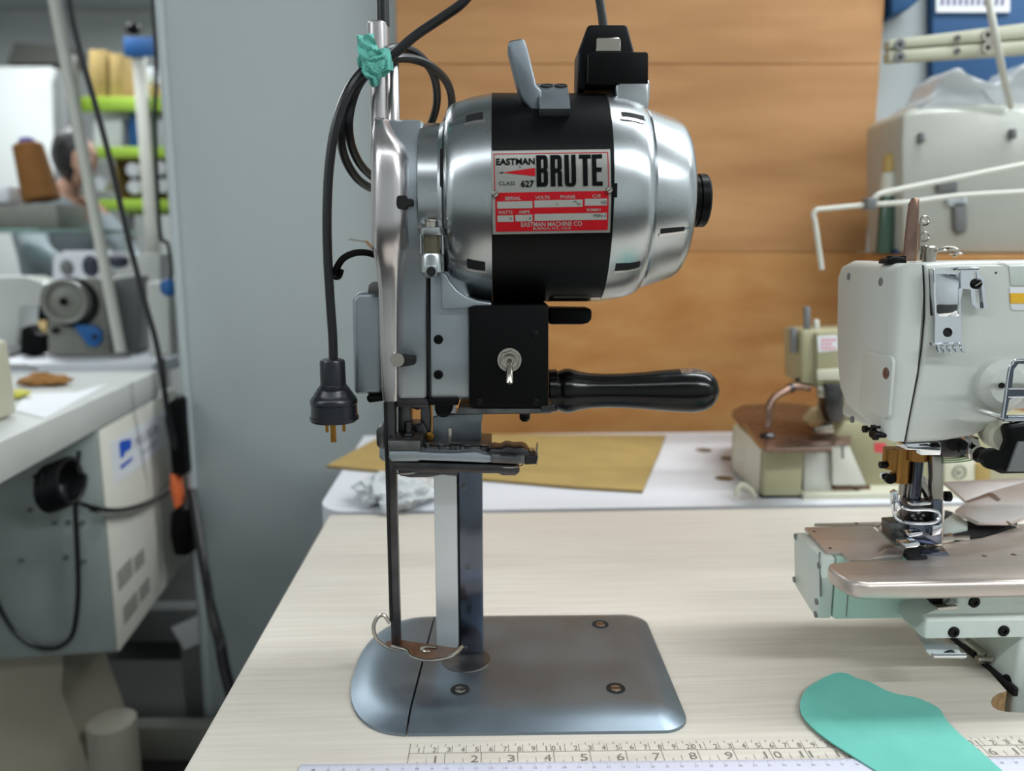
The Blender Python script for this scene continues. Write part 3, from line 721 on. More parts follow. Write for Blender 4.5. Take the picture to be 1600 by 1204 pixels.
p = A(674, 424, y=-.072); O('cup_boss', box(p.x-.0042, p.x+.0042, -.0735, -.06, p.z-.0045, p.z+.0042, .001), m_alu, lu)
O('cup_screw', lathe([(-.0738, 0), (-.0738, .0034), (-.073, .0034), (-.073, 0)], 'y', (p.x, 0, p.z), 20), m_hole, lu)

# frame and sharpener carriage below the housing
def bx(name, x0, x1, y0, y1, yf, yb, m, bev=.0008, parent=cm, outline=None):
    xz = CF.xz(outline or [(x0, y1), (x1, y1), (x1, y0), (x0, y0)], yf)
    return O(name, prism(xz, yf, yb, 'y', bev, 2), m, parent)
bx('frame_top_rail', 604, 670, 622, 636, -.030, .02, m_dsteel)
bx('frame_post', 622, 641, 634, 700, -.012, .008, m_dsteel2)
bx('frame_post', 657, 672, 632, 700, -.010, .008, m_dsteel)
bx('frame_post', 601, 615, 622, 700, -.026, -.005, m_dsteel)
bx('frame_cross_web', 641, 658, 632, 641, -.008, .006, m_dsteel, outline=[(641, 632), (658, 632), (658, 638), (653, 641), (647, 639), (641, 636)])
bx('frame_lower_web', 638, 664, 670, 702, -.014, .010, m_dsteel, outline=[(636, 668), (642, 663), (655, 664), (660, 658), (668, 672), (668, 702), (636, 702)])
p = A(671, 682, y=-.016); screw((p.x, -.0145, p.z), (0, -1, 0), .0035, .0012, m_gold, cm, 'brass_screw')
bx('standard_head', 676, 755, 646, 706, -.014, .014, m_gun, outline=[(676, 706), (676, 652), (690, 648), (755, 646), (754, 652), (752, 660), (752, 706)])
bx('head_rib', 700, 706, 668, 702, -.016, -.012, m_nickel)
bx('housing_foot_strip', 670, 716, 622, 633, -.042, -.01, m_black)
p = A(693, 640, y=-.030); O('adjusting_nut', prism(CF.xz([(679, 630), (707, 630), (707, 640), (703, 648), (697, 652), (688, 652), (682, 648), (679, 640)], -.036), -.036, -.014, 'y', .001), m_black, cm)
bx('carriage_ear', 586, 601, 665, 704, -.030, .0, m_dsteel2, .002, outline=[(587, 672), (592, 666), (602, 662), (604, 700), (594, 702), (588, 697)])
bx('carriage_ear_lower', 591, 603, 700, 721, -.028, -.004, m_cast, .002, outline=[(592, 698), (606, 698), (606, 722), (598, 721), (592, 716)])
bx('clamp_block', 606, 657, 688, 706, -.046, -.015, m_dsteel2, .0012)
bx('carriage_arm', 606, 770, 704, 723, -.048, -.026, m_cast, .0012, outline=[(608, 705), (650, 705), (655, 706), (700, 708), (745, 706), (757, 710), (770, 712), (770, 722), (757, 723), (742, 722), (656, 719), (652, 721), (612, 721), (607, 716)])
bx('stone_carrier_plate', 614, 812, 722, 741, -.043, .008, m_dsteel, .0016, outline=[(614, 721), (656, 722), (765, 725), (808, 727), (812, 731), (812, 738), (806, 743), (784, 743), (780, 740), (660, 738), (616, 735)])
bx('carrier_lower_lip', 620, 690, 734, 746, -.034, .004, m_dsteel, .001, outline=[(620, 734), (716, 736), (714, 744), (690, 742), (668, 746), (640, 746), (624, 743)])
bx('stone_holder', 768, 820, 709, 726, -.050, -.028, m_dsteel2, .0008, outline=[(768, 709), (780, 710), (782, 712), (806, 713), (808, 711), (820, 712), (819, 725), (768, 723)])
bx('holder_top', 764, 827, 700, 712, -.044, -.022, m_dsteel, .0015, outline=[(764, 711), (764, 704), (770, 700), (782, 702), (790, 698), (797, 698), (802, 700), (818, 699), (826, 704), (829, 712)])
cb = prism(CF.xz([(819, 712), (840, 712), (838, 726), (820, 727)], -.046), -.044, -.030, 'y', .0006, 1)
for k in range(6):
    a, b2 = CF.xz([(822+k*2.6, 713), (823.2+k*2.6, 706)], -.046); box(a[0], b2[0], -.0435, -.031, a[1], b2[1], bm=cb)
O('spring_comb', cb, m_dsteel, cm)
O('spring_blade', loft([[tuple(A(x, y, y=-.045)+Vector(o)) for o in ((0, 0, 0), (.0009, 0, 0), (.0009, .012, 0), (0, .012, 0))] for x, y in ((837, 726), (839.5, 715), (838, 705), (839.5, 697))]), m_nickel, cm)
for px, py, r in ((614, 684, .003), (637, 684, .0042), (668, 697, .003), (690, 699, .0034), (712, 697, .0048), (731, 700, .0034), (757, 700, .0042), (680, 703, .0026), (703, 703, .003), (745, 703, .0028)):
    p = A(px, py, y=-.036)
    pl_ = lathe([(p.z-.005, 0), (p.z-.005, r), (p.z+.001, r), (p.z+.002, r*.7), (p.z+.002, 0)], 'z', (p.x, -.034, 0), 16)
    cs_ = O('carriage_screw', pl_, m_dsteel, cm)
    O('slot', box(p.x-r*.7, p.x+r*.7, -.0346, -.0334, p.z+.0014, p.z+.0023), m_nickel, cs_)
bx('carriage_bed', 655, 768, 698, 708, -.036, .012, m_dsteel2, .0006)
for px in (634, 797):
    p = A(px, 729 if px > 700 else 733, y=-.036); O('washer_ring', tube([(p.x+.0105*math.cos(a*PI/12), -.034+.0105*math.sin(a*PI/12), p.z+(.002 if px > 700 else -.0012)) for a in range(-14, 3)], .0006, 6, smooth=False), m_nickel, cm)
O('post_knob', lathe([(A(637, 688, y=-.03).z, .0048), (A(637, 676, y=-.03).z, .0048), (A(637, 675, y=-.03).z, .0030), (A(637, 660, y=-.03).z, .0030), (A(637, 660, y=-.03).z, 0)], 'z', (A(637, 680, y=-.03).x, -.026, 0), 20), m_dsteel, cm)

# ------------------------------------------------------------------ mains cable with connector and plug
pc = thing('power_cable', CF, 'black mains cable coiled behind the cutting machine with hanging plug', 'cable')
cy = lambda pts: [A(a, b, y=y) for a, b, y in pts]
path = cy([(943, 44, .0), (940, 20, .0), (934, -12, .0), (915, -70, 0), (860, -120, -.01), (800, -110, -.015), (755, -40, -.018), (725, 2, -.018), (690, 28, -.018), (650, 55, -.019), (617, 83, -.019), (592, 101, -.019), (563, 126, -.015), (540, 163, -.006), (533, 212, .0), (541, 252, .02), (565, 285, .045), (600, 296, .075), (640, 270, .100), (676, 225, .10), (700, 185, .090), (706, 158, .080), (698, 128, .06), (674, 104, .03), (645, 92, .012), (615, 92, -.006), (590, 104, -.012), (565, 125, -.012), (550, 160, -.004), (545, 200, .0), (553, 238, .02), (573, 268, .045), (605, 285, .075), (640, 252, .10), (668, 205, .10), (682, 165, .085), (680, 125, .06), (664, 96, .04), (640, 78, .02), (612, 76, .0), (590, 92, -.012), (568, 110, -.024), (545, 140, -.033), (526, 190, -.036), (515, 255, -.036), (511, 330, -.036), (512, 400, -.036), (516, 470, -.036), (520, 530, -.036), (521, 572, -.036)])
O('cord', tube(path, .00345, 10, n=6), m_rub, pc)
# appliance connector
xz = CF.xz([(921, 38), (978, 38), (981, 41), (992, 82), (1000, 90), (1000, 120), (925, 120), (916, 141), (906, 143), (903, 138), (904, 78), (918, 41)], -.016)
cn = O('connector', prism(xz, -.016, .016, 'y', .0035, 3), m_black, pc)
xz = CF.xz([(919, 84), (922, 81), (1011, 81), (1013, 84), (1013, 130), (1010, 133), (921, 133), (918, 130)], -.026)
O('connector_socket', prism(xz, -.026, .022, 'y', .0012, 2), m_blackm, pc)
xz = CF.xz([(931, 61), (934, 59), (967, 59), (970, 61), (970, 81), (931, 81)], -.018)
O('connector_clip', prism(xz, -.0186, -.0162, 'y', .0006, 1), m_nickel, cn)
# plug
pz = lambda py: A(521, py, y=-.036).z
px_ = A(521, 610, y=-.036).x; k_ = .000462
prof = [(560, 0), (560, 13), (562, 19), (565, 20.5), (600, 21), (603, 23), (607, 27), (609, 27.5), (613, 31), (615, 31.5), (619, 35), (623, 38), (627, 38.8), (630, 38.6), (631, 37.6), (648, 38.2), (650, 40), (654, 40.2), (657, 38), (658, 20), (658, 0)]
pg = O('plug', lathe([(pz(a), r*k_) for a, r in prof], 'z', (px_, -.036, 0), 40), m_plug, pc, 28)
for dx, dy, L2, ww in ((-.0065, .002, 676, .0012), (.0065, .002, 675, .0012), (0, -.006, 688, .0022)):
    O('prong', box(px_+dx-ww, px_+dx+ww, -.036+dy-.0006, -.036+dy+.0006, pz(L2), pz(657), .0003, 1), m_gold, pg)
# mint cloth strip tying the cable to the rod
def strip(pts, wd, amp, m_seed, n=10, tw=0):
    P = spline([tuple(p) for p in pts], n); own = bmesh.new(); rows = []
    for i, p in enumerate(P):
        t = (P[min(i+1, len(P)-1)]-P[max(i-1, 0)]).normalized(); s = t.cross(Vector((0, -1, 0))).normalized()
        row = []
        for j in range(9):
            u = j/8-.5; ww = wd(i/len(P)) if callable(wd) else wd
            c = p+s*ww*u; c += Vector((0, 1, 0))*amp*noise.noise(Vector((c.x*160+m_seed, c.z*160, u*3+m_seed)))+Vector((0, 1, 0))*amp*.8*math.sin(u*9+i*.5+tw)
            row.append(own.verts.new(c))
        rows.append(row)
    for a, b in zip(rows, rows[1:]):
        for j in range(8): own.faces.new((a[j], a[j+1], b[j+1], b[j]))
    bmesh.ops.solidify(own, geom=own.faces[:], thickness=.0007)
    return own
rt = thing('cloth_tie', CF, 'mint green cloth strip knotted around the cable and chrome rod', 'cloth strip')
O('tail', strip(cy([(571, 54, -.028), (573, 72, -.030), (580, 90, -.032), (590, 102, -.031)]), lambda t: .012+.006*t, .0022, 1), m_teal, rt)
O('tail', strip(cy([(585, 98, -.031), (581, 112, -.032), (584, 124, -.031), (580, 134, -.028)]), lambda t: .016-.012*t, .0022, 5, tw=1), m_teal, rt)
O('wrap', strip(cy([(560, 104, -.027), (575, 98, -.031), (592, 94, -.031), (606, 92, -.028), (614, 97, -.018)]), lambda t: .012+.004*math.sin(t*3), .0016, 9), m_teal, rt)
p = A(586, 100, y=-.027); O('knot', blob(.0085, .005, .0085, tuple(p), 4, .5, 2.2, seed=4), m_teal, rt)
# ------------------------------------------------------------------ grey flatlock sewing machine on the right
SF = Fr((.41, .57, .75), .03)
sm = thing('flatlock_sewing_machine', SF, 'grey flatlock sewing machine with satin bed plate sunk into the wooden table', 'sewing machine')
S = SF.at
def sbx(name, outline, yf, yb, m, bev=.0008, parent=None, seg=2, **k):
    return O(name, prism(SF.xz(outline, yf), yf, yb, 'y', bev, seg), m, parent or sm, **k)
hy0, hy1 = .03, .145
# head casing
hc = sbx('head_casing', [(1443, 412), (1445, 450), (1445, 495), (1441, 540), (1434, 590), (1424, 640), (1414, 694), (1475, 690), (1520, 683), (1545, 672), (1560, 655), (1590, 640), (1900, 636), (1900, 404), (1500, 408)], hy0, hy1, m_sewl, .005, seg=3)
hc.data.materials[0] = m_sew
# end cover of the head
xl = S(1392, 560, y=hy0).x; xs = S(1444, 450, y=hy0).x
yzp = SF.yz([(1400, 412), (1375, 410), (1336, 407), (1322, 414), (1315, 432), (1314, 500), (1314, 560), (1319, 612), (1330, 640), (1346, 660), (1372, 680), (1397, 697)], xl)
yzp = [(max(a, hy0+.0005)+(.013 if a > hy0+.05 else 0), b) for a, b in yzp]; yzp[0] = (hy0, yzp[0][1]); yzp[-1] = (hy0, yzp[-1][1])
yzp += [(hy0, S(1400, q_, y=hy0).z) for q_ in (660, 620, 580, 550, 520, 490, 460)]
own = prism(yzp, xl, xs, 'x', .009, 5, caps='lo')
zt_, zb_ = S(1443, 412, y=hy0).z, S(1414, 694, y=hy0).z
seam = SF.xz([(1443, 412), (1445, 450), (1445, 495), (1441, 540), (1434, 590), (1424, 640), (1414, 694)], hy0)
for v in own.verts:
    if v.co.x > xs-.012:
        sx = seam[0][0]
        for (xa, za), (xb, zb) in zip(seam, seam[1:]):
            if za >= v.co.z >= zb: sx = xa+(xb-xa)*(za-v.co.z)/(za-zb)
            elif v.co.z < zb: sx = xb
        v.co.x = sx-.0012-(xs-v.co.x)*.4
fc = O('end_cover', own, m_sew, sm, 40)
for px, py, r in ((1326, 432, .0036), (1376, 440, .0040), (1330, 655, .0030), (1386, 583, .0048)):
    p = S(px, py, x=xl); screw((xl+.0006-(.0012 if r == .0048 else 0), p.y, p.z), (-1, 0, 0), r, .0010, m_grey if r != .0048 else m_umber, fc, 'cover_screw', slot=False)
for px, py, r in ((1362, 670, .0030), (1374, 677, .0034), (1386, 683, .0040), (1375, 667, .002)):
    p = S(px, py, x=xl); O('thumb_screw', lathe([(xl-.007, 0), (xl-.007, r), (xl-.004, r), (xl-.004, r*.55), (xl+.004, r*.55)], 'x', (0, max(p.y, hy0+.004), p.z), 16), m_black, fc)
p1 = S(1345, 545, x=xl); p2 = S(1391, 680, x=xl)
rec = prism(rrect(min(p1.y, p2.y)+.004, max(p1.y, p2.y)-.006, p2.z+.012, p1.z, .006), xl-.0008, xl+.002, 'x', .0007, 2)
O('raised_field', rec, m_sew, fc)
O('seam_gasket', prism([(a, b) for a, b in SF.xz([(1440, 414), (1442, 450), (1442, 495), (1438, 540), (1431, 590), (1421, 640), (1411, 692), (1414, 694), (1424, 640), (1434, 590), (1441, 540), (1445, 495), (1445, 450), (1443, 414)], hy0+.001)], hy0+.001, hy0+.040, 'y'), m_hole, sm)
# things on top of the head
sbx('take_up_lever', [(1413, 408), (1415, 380), (1419, 340), (1422, 318), (1427, 309), (1433, 308), (1437, 312), (1436, 340), (1432, 408)], .060, .063, m_umber, .0005)
sbx('lever_guide', [(1437, 406), (1439, 350), (1441, 344), (1446, 346), (1447, 406)], .064, .068, m_nickel, .0005)
for px, py in ((1443, 345), (1443, 370), (1444, 392)):
    p = S(px, py, y=.066); O('guide_eyelet', tube([(p.x+.0035*math.cos(a), .064, p.z+.0035*math.sin(a)) for a in [k*PI/6 for k in range(13)]], .0009, 6, smooth=False), m_nickel, sm)
p = S(1452, 400, y=.06)
kn_ = lathe([(p.z-.010, 0), (p.z-.010, .0052), (p.z+.007, .0052), (p.z+.008, .004), (p.z+.008, 0)], 'z', (p.x, .06, 0), 20)
O('tension_knob', kn_, m_nickel, sm, 20)
for px, py in ((1470, 391), (1488, 389), (1494, 396)):
    p = S(px, py, y=.055); O('thread_eyelet', tube([(p.x+.004*math.cos(a), .055+.004*math.sin(a), p.z) for a in [k*PI/6 for k in range(13)]], .0009, 6, smooth=False), m_nickel, sm)
O('eyelet_wire', tube([S(a, b, y=.056) for a, b in ((1456, 404), (1462, 393), (1475, 386), (1492, 387), (1497, 395), (1490, 401))], .0011, 6), m_nickel, sm)
sbx('top_plate', [(1386, 412), (1388, 404), (1400, 400), (1416, 402), (1418, 412)], .045, .060, m_black, .001)
for px in (1390, 1400, 1411):
    p = S(px, 403, y=.05); O('top_screw', lathe([(p.z-.004, 0), (p.z-.004, .0022), (p.z+.0015, .0022), (p.z+.002, 0)], 'z', (p.x, .05, 0), 14), m_black, sm)
O('top_lid', box(S(1450, 408, y=.04).x, S(1900, 408, y=.04).x, .036, .13, zt_-.004, zt_+.0012, .0012), m_sewl, sm)
O('thread', tube([S(a, b, y=hy0-.0005) for a, b in ((1558, 409), (1575, 414), (1590, 428), (1620, 440))], .0004, 5), m_rack, sm)
# chrome thread guides on the front
g1 = holed(SF.xz([(1457, 421), (1466, 419), (1500, 426), (1504, 450), (1500, 470), (1501, 494), (1502, 536), (1460, 539), (1461, 490)], hy0-.004), [[tuple(x) for x in SF.xz(disc2(1480, 519, 7.5, 20), hy0-.004)]], hy0-.0046, hy0-.0034, 'y')
gp_ = O('thread_guide_plate', g1, m_chrome, sm)
O('guide_hole_back', lathe([(hy0-.0036, 0), (hy0-.0036, .0036), (hy0-.003, .0036), (hy0-.003, 0)], 'y', (S(1480, 519, y=hy0-.004).x, 0, S(1480, 519, y=hy0-.004).z), 20), m_hole, gp_)
O('guide_bulge', loft([[tuple(S(x, y, y=hy0-.0045)+Vector((0, dy, 0))) for x, dy in ((1462+e, 0), (1475, -.0030*g), (1492, -.0038*g), (1499, 0))] for y, g, e in ((428, .2, 0), (440, 1, 0), (470, 1, 0), (488, .8, 0), (494, .1, 0))]), m_chrome, gp_)
O('guide_side_rim', prism(SF.xz([(1456, 420), (1459, 420), (1462, 494), (1459, 494)], hy0-.008), hy0-.010, hy0-.003, 'y', .0003, 1), m_chrome, gp_)
sh = sbx('guide_shelf', [(1459, 536), (1501, 535), (1502, 541), (1459, 541)], hy0-.010, hy0-.003, m_chrome, .0008)
for k in range(5):
    p = S(1464+k*9.2, 541, y=hy0-.009)
    O('comb_tooth', tube([(p.x, hy0-.009, p.z+.001), (p.x+.0005, hy0-.010, p.z-.0022), (p.x+.0022, hy0-.0105, p.z-.0046)], .0013, 8, n=4), m_chrome, sh)
g2 = holed(SF.xz([(1500, 418), (1526, 417), (1528, 428), (1536, 436), (1540, 480), (1524, 482), (1517, 474), (1515, 452), (1500, 450)], hy0-.005), [SF.xz([(1519, 424), (1524, 424), (1531, 470), (1530, 473), (1524, 473), (1521, 440)], hy0-.005)], hy0-.0062, hy0-.0048, 'y')
gs = O('slotted_bracket', g2, m_chrome, sm)
O('bracket_top_flange', prism(SF.xz([(1492, 417), (1526, 417), (1527, 421), (1493, 422)], hy0-.010), hy0-.0135, hy0-.004, 'y', .0006, 2), m_chrome, gs)
O('bracket_rim', prism(SF.xz([(1533, 438), (1535, 437), (1540, 481), (1538, 482)], hy0-.009), hy0-.0085, hy0-.0048, 'y'), m_chrome, gs)
p = S(1525, 443, y=hy0-.006); screw((p.x, hy0-.0064, p.z), (0, -1, 0), .0040, .0028, m_black, gs, 'bracket_screw', mslot=m_nickel)
sbx('inspection_panel', [(1577, 416), (1800, 412), (1800, 446), (1580, 446)], hy0-.0010, hy0+.002, m_sewl, .0005)
sbx('panel_sticker', [(1578, 449), (1800, 447), (1800, 484), (1584, 485), (1580, 482)], hy0-.0008, hy0+.002, m_paper, .0003)
sbx('amber_band', [(1579, 458), (1800, 456), (1800, 473), (1580, 474)], hy0-.0012, hy0+.001, m_amber, 0)
p = S(1556, 426, y=hy0); O('casing_dot', lathe([(hy0-.0004, 0), (hy0-.0004, .0008), (hy0+.001, .0008)], 'y', (p.x, 0, p.z), 10), m_hole, sm)
# arm boss, finger guard and lint lever at the right edge
O('arm_boss', lathe([(-.012, 0), (-.011, .014), (-.006, .020), (.03, .024), (.03, 0)], 'y', (S(1580, 605, y=.01).x+.004, hy0, S(1580, 605, y=.01).z), 32), m_sew, sm)
p = S(1565, 602, y=.018); O('boss_hole', lathe([(.0172, 0), (.0172, .0022), (.03, .0022), (.03, 0)], 'y', (p.x, 0, p.z), 16), m_hole, sm)
gg = holed(SF.xz([(1564, 655), (1576, 575), (1582, 565), (1592, 562), (1700, 562), (1700, 657), (1568, 657)], -.002), [SF.xz([(1580, 606), (1583, 577), (1590, 568), (1690, 567), (1690, 606)], -.002), SF.xz([(1571, 648), (1576, 624), (1581, 621), (1690, 621), (1690, 649)], -.002)], -.0028, -.0012, 'y')
fg = O('finger_guard', gg, m_steel, sm)
O('guard_rim', tube([S(a, b, y=-.003) for a, b in ((1566, 652), (1571, 618), (1576, 580), (1583, 566), (1592, 562), (1640, 561))], .0008, 8), m_chrome, fg)
for yr in (607, 620, 650): O('guard_rim', tube([S(1575, yr, y=-.003), S(1690, yr, y=-.003)], .0006, 6, smooth=False), m_chrome, fg)
O('guard_shelf', prism(SF.xz([(1562, 652), (1700, 652), (1700, 657), (1564, 657)], -.004), -.008, .002, 'y', .0006, 1), m_chrome, fg)
O('guard_stay', prism(SF.xz([(1528, 641), (1536, 639), (1566, 650), (1566, 656), (1545, 650)], .012), .0, .02, 'y', .001), m_sew, sm)
own = cyl(S(1555, 674, y=.045), S(1573, 683, y=.010), .0125, 32); join(own, cyl(S(1573, 683, y=.010), S(1576, 684, y=.006), .0125, 32, r2=.0105))
O('cream_pulley_hub', own, m_cream, sm)
own = prism(SF.xz([(1572, 664), (1600, 660), (1700, 660), (1700, 738), (1565, 740), (1550, 733), (1542, 722), (1560, 718), (1568, 708), (1575, 690), (1571, 672)], -.010), -.012, -.002, 'y', .003, 3)
O('looper_cover_arm', own, m_black, sm)
sbx('cover_arm_plate', [(1592, 690), (1700, 690), (1700, 737), (1574, 737)], -.014, -.011, m_grey, .001)
a = S(1536, 712, y=-.008); O('lock_knob', lathe([(-.004, 0), (-.004, .0075), (.0, .0080), (.004, .0070), (.004, .004), (.012, .004), (.012, 0)], 'y', (S(1548, 716, y=-.014).x, -.014, S(1548, 716, y=-.014).z), 24), m_black, sm)
O('lock_washer', lathe([(-.001, 0), (-.001, .0062), (.002, .0062), (.002, 0)], 'y', (a.x, -.004, a.z), 24), m_nickel, sm)
# under-arm bracket and green threads
sbx('presser_lifter_plate', [(1417, 693), (1470, 690), (1471, 700), (1470, 711), (1438, 711), (1436, 703), (1417, 703)], .034, .05, m_chrome, .0008)
sbx('lifter_body', [(1470, 688), (1530, 683), (1528, 705), (1513, 715), (1472, 715)], .045, .075, m_dsteel, .001)
p = S(1491, 695, y=.044); O('lifter_bore', lathe([(.0442, 0), (.0442, .0050), (.05, .0050), (.05, 0)], 'y', (p.x, 0, p.z), 20), m_hole, sm)
sbx('lifter_latch', [(1518, 684), (1530, 686), (1534, 700), (1545, 706), (1530, 716), (1514, 716)], .030, .044, m_chrome, .001)
for k in range(3):
    O('green_thread_run', tube([S(1472, 717+k*3, y=.05), S(1500, 715+k*3, y=.045), S(1525, 708+k*4, y=.04), S(1560, 700, y=.03), S(1572, 684, y=.02)], .0006, 6), m_green, sm)
# needle bar, presser bar
nyb = .075
def vcyl(name, px, p0, p1, r, m, y=nyb, parent=None, top=0):
    a, b = S(px, p0, y=y), S(px, p1, y=y)
    return O(name, lathe([(b.z, 0), (b.z, r), (a.z, r), (a.z, 0)], 'z', ((a.x+b.x)/2, y, 0), 24), m, parent or sm)
vcyl('needle_bar_bushing', 1394, 700, 731, .0078, m_brass)
vcyl('needle_bar_collar', 1409, 700, 752, .0080, m_brass, nyb-.004)
vcyl('presser_bar_bushing', 1433, 700, 718, .0088, m_brass, nyb-.012)
vcyl('needle_bar', 1410, 748, 815, .0038, m_nickel)
vcyl('needle_bar_side', 1419, 752, 800, .0020, m_nickel)
vcyl('presser_bar_post', 1432, 712, 792, .0045, m_steel, nyb-.012)
p = S(1384, 722, y=nyb); O('clamp_screw', lathe([(-.007, 0), (-.007, .003), (-.002, .003), (-.002, .0018), (.008, .0018)], 'x', (p.x, nyb-.004, S(1384, 724, y=nyb).z), 14), m_black, sm)
p = S(1383, 744, y=nyb); O('guide_screw', lathe([(-.0095, 0), (-.0095, .0042), (-.006, .0044), (-.006, .002), (.0, .002)], 'y', (p.x, nyb, p.z), 18), m_black, sm)
sbx('thread_hook_plate', [(1376, 738), (1394, 738), (1396, 742), (1384, 742), (1382, 750), (1377, 748)], nyb-.004, nyb-.002, m_chrome, .0003)
sbx('spreader_arm', [(1457, 712), (1475, 712), (1474, 860), (1459, 860), (1458, 780)], .050, .058, m_nickel, .0008)
sbx('spreader_arm_face', [(1458, 781), (1473, 781), (1472, 845), (1461, 845)], .0485, .050, m_steel, .0004)
p = S(1484, 775, y=.053); O('arm_clamp_screw', lathe([(-.014, 0), (-.014, .0026), (-.004, .0026), (-.004, .0044), (.0, .0044), (.0, 0)], 'x', (p.x, .053, p.z), 16), m_black, sm)
O('swing_link', tube([S(1436, 748, y=.07), S(1446, 762, y=.066), S(1460, 785, y=.06)], .0052, 10), m_nickel, sm)
# presser foot cluster with the chrome loop
lp = [(1404, 772), (1404, 782), (1410, 792), (1424, 796), (1450, 796), (1463, 799), (1468, 806), (1463, 814), (1450, 817), (1424, 817), (1408, 814), (1398, 806), (1396, 790), (1399, 774)]
O('foot_loop', tube([S(a, b, y=.034+.006*(a < 1410)) for a, b in lp], .0014, 10, n=6), m_chrome, sm)
sbx('loop_stem', [(1395, 770), (1402, 766), (1407, 772), (1409, 795), (1402, 800), (1396, 790)], .042, .048, m_chrome, .001)
sbx('foot_block', [(1391, 817), (1420, 815), (1420, 848), (1410, 852), (1399, 849), (1392, 840)], .050, .066, m_dsteel2, .0012)
sbx('needle_clamp', [(1421, 784), (1456, 784), (1456, 814), (1421, 814)], .056, .070, m_dsteel, .001)
for px, py in ((1427, 806), (1436, 801), (1444, 806), (1431, 812), (1440, 812)):
    p = S(px, py, y=.055); screw((p.x, .0562, p.z), (0, -1, 0), .0016, .001, m_nickel, sm, 'needle_screw', hexed=True)
sbx('clamp_top_bar', [(1424, 786), (1462, 784), (1462, 788), (1424, 790)], .050, .056, m_chrome, .0004)
sbx('foot_hinge', [(1421, 818), (1446, 816), (1472, 820), (1472, 850), (1440, 852), (1421, 845)], .046, .064, m_steel, .001)
sbx('foot_shine_plate', [(1458, 821), (1474, 819), (1470, 834), (1456, 838)], .040, .046, m_chrome, .0006)
sbx('foot_cross_pin', [(1420, 833), (1442, 830), (1442, 836), (1421, 840)], .036, .05, m_chrome, .0008)
sbx('foot_front_bar', [(1412, 850), (1436, 846), (1439, 850), (1434, 856), (1416, 858)], .026, .040, m_chrome, .0012)
for px in (1424, 1433, 1442, 1449):
    a, b = S(px, 846, y=.05), S(px, 868, y=.05)
    O('needle', tube([a, b], .0006, 6, smooth=False, radii=[.0008, .0003]), m_nickel, sm)
zbed = S(1350, 912, y=-.02).z; zbed = .100
def szp(name, outline, z0, z1, m, bev=.0006, parent=None, seg=2, zref=None, holes=None):
    pts = SF.xy(outline, z1 if zref is None else zref)
    if holes: b = holed(pts, [SF.xy(h, z1 if zref is None else zref) for h in holes], z0, z1, 'z')
    else: b = prism(pts, z0, z1, 'z', bev, seg)
    return O(name, b, m, parent or sm)
# bed: green casting, end cover, plates
xe = S(1285, 900, y=.036).x
p0 = S(1284, 870, x=xe); p3 = S(1240, 820, x=xe); p4 = S(1242, 915, x=xe); p5 = S(1282, 972, x=xe)
zb0 = p5.z; zb1 = .0985
ef = [(p0.y, zb1), (p3.y, zb1), (p4.y+.002, p4.z), (p0.y+.014, zb0), (p0.y, zb0)]
own = prism(ef, xe+.0125, .55, 'x', .003, 2, caps='lo')
O('bed_casing', own, m_sewg, sm)
O('bed_end_cover', prism(ef, xe, xe+.012, 'x', .0022, 2), m_sewl, sm)
for px, py in ((1243, 838), (1241, 905), (1286, 889), (1279, 943), (1275, 960)):
    p = S(px, py, x=xe); O('cover_screw', lathe([(xe-.0006, 0), (xe-.0006, .0028), (xe+.001, .0028)], 'x', (0, max(p.y, p0.y+.004), p.z), 14), m_grey, sm)
own = prism(SF.yz([(1279, 862), (1281, 932), (1272, 936), (1271, 942)][0:2]+[(1282, 932), (1280, 862)], xe-.0003), xe-.0003, xe+.001, 'x')
O('end_cover_seam', own, m_grey, sm)
O('bed_seam', box(S(1323, 940, y=p0.y).x, S(1324.5, 940, y=p0.y).x, p0.y-.0003, p0.y+.002, zb0+.002, .09), m_grey, sm)
zp = .1015
szp('slide_plate', [(1257, 823), (1292, 861), (1315, 862), (1328, 873), (1362, 873), (1382, 869), (1410, 868), (1409, 858), (1392, 848), (1362, 821)], zb1-.0005, zp, m_pew, .0004)
szp('slide_plate_tail', [(1363, 871), (1382, 857), (1411, 856), (1411, 867), (1384, 868)], zp, zp+.0005, m_pewter2, .0001)
szp('rear_bed_plate', [(1272, 817), (1366, 818), (1397, 846), (1420, 846), (1404, 814)], zb1-.0005, zp-.0002, m_pew, .0004)
for px, py in ((1272, 830), (1297, 856), (1338, 817), (1372, 822), (1378, 819)):
    p = S(px, py, z=zp); O('plate_screw', lathe([(zp, .0016), (zp+.0003, .0012), (zp+.0003, 0)], 'z', (p.x, p.y, 0), 12), m_hole, sm)
szp('front_bed_plate', [(1293, 878), (1296, 884), (1306, 893), (1322, 903), (1340, 910), (1360, 912), (1900, 902), (1900, 800), (1600, 817), (1562, 829), (1530, 838), (1482, 845), (1450, 848), (1440, 872), (1330, 874)], .0895, .1035, m_pew, .0042, seg=4)
szp('needle_well', [(1412, 858), (1440, 852), (1450, 872), (1426, 874)], .0985, .1040, m_hole, .0001)
szp('stitch_plate', [(1438, 866), (1444, 853), (1472, 852), (1484, 866)], .1035, .1046, m_steel, .0003)
for px, py in ((1538, 868), (1584, 866)):
    p = S(px, py, z=.1036); O('plate_screw', lathe([(.1036, .0022), (.1039, .0018), (.1039, 0)], 'z', (p.x, p.y, 0), 12), m_umber, sm)
szp('cloth_plate', [(1492, 797), (1528, 814), (1580, 814), (1600, 806), (1900, 790), (1900, 745), (1600, 752), (1545, 768), (1510, 783)], .108, .112, m_pewter2, .0006)
szp('cloth_plate_rear', [(1474, 752), (1510, 783), (1545, 768), (1600, 755), (1900, 748), (1900, 728), (1600, 746)], .107, .1105, m_pewter2, .0006)
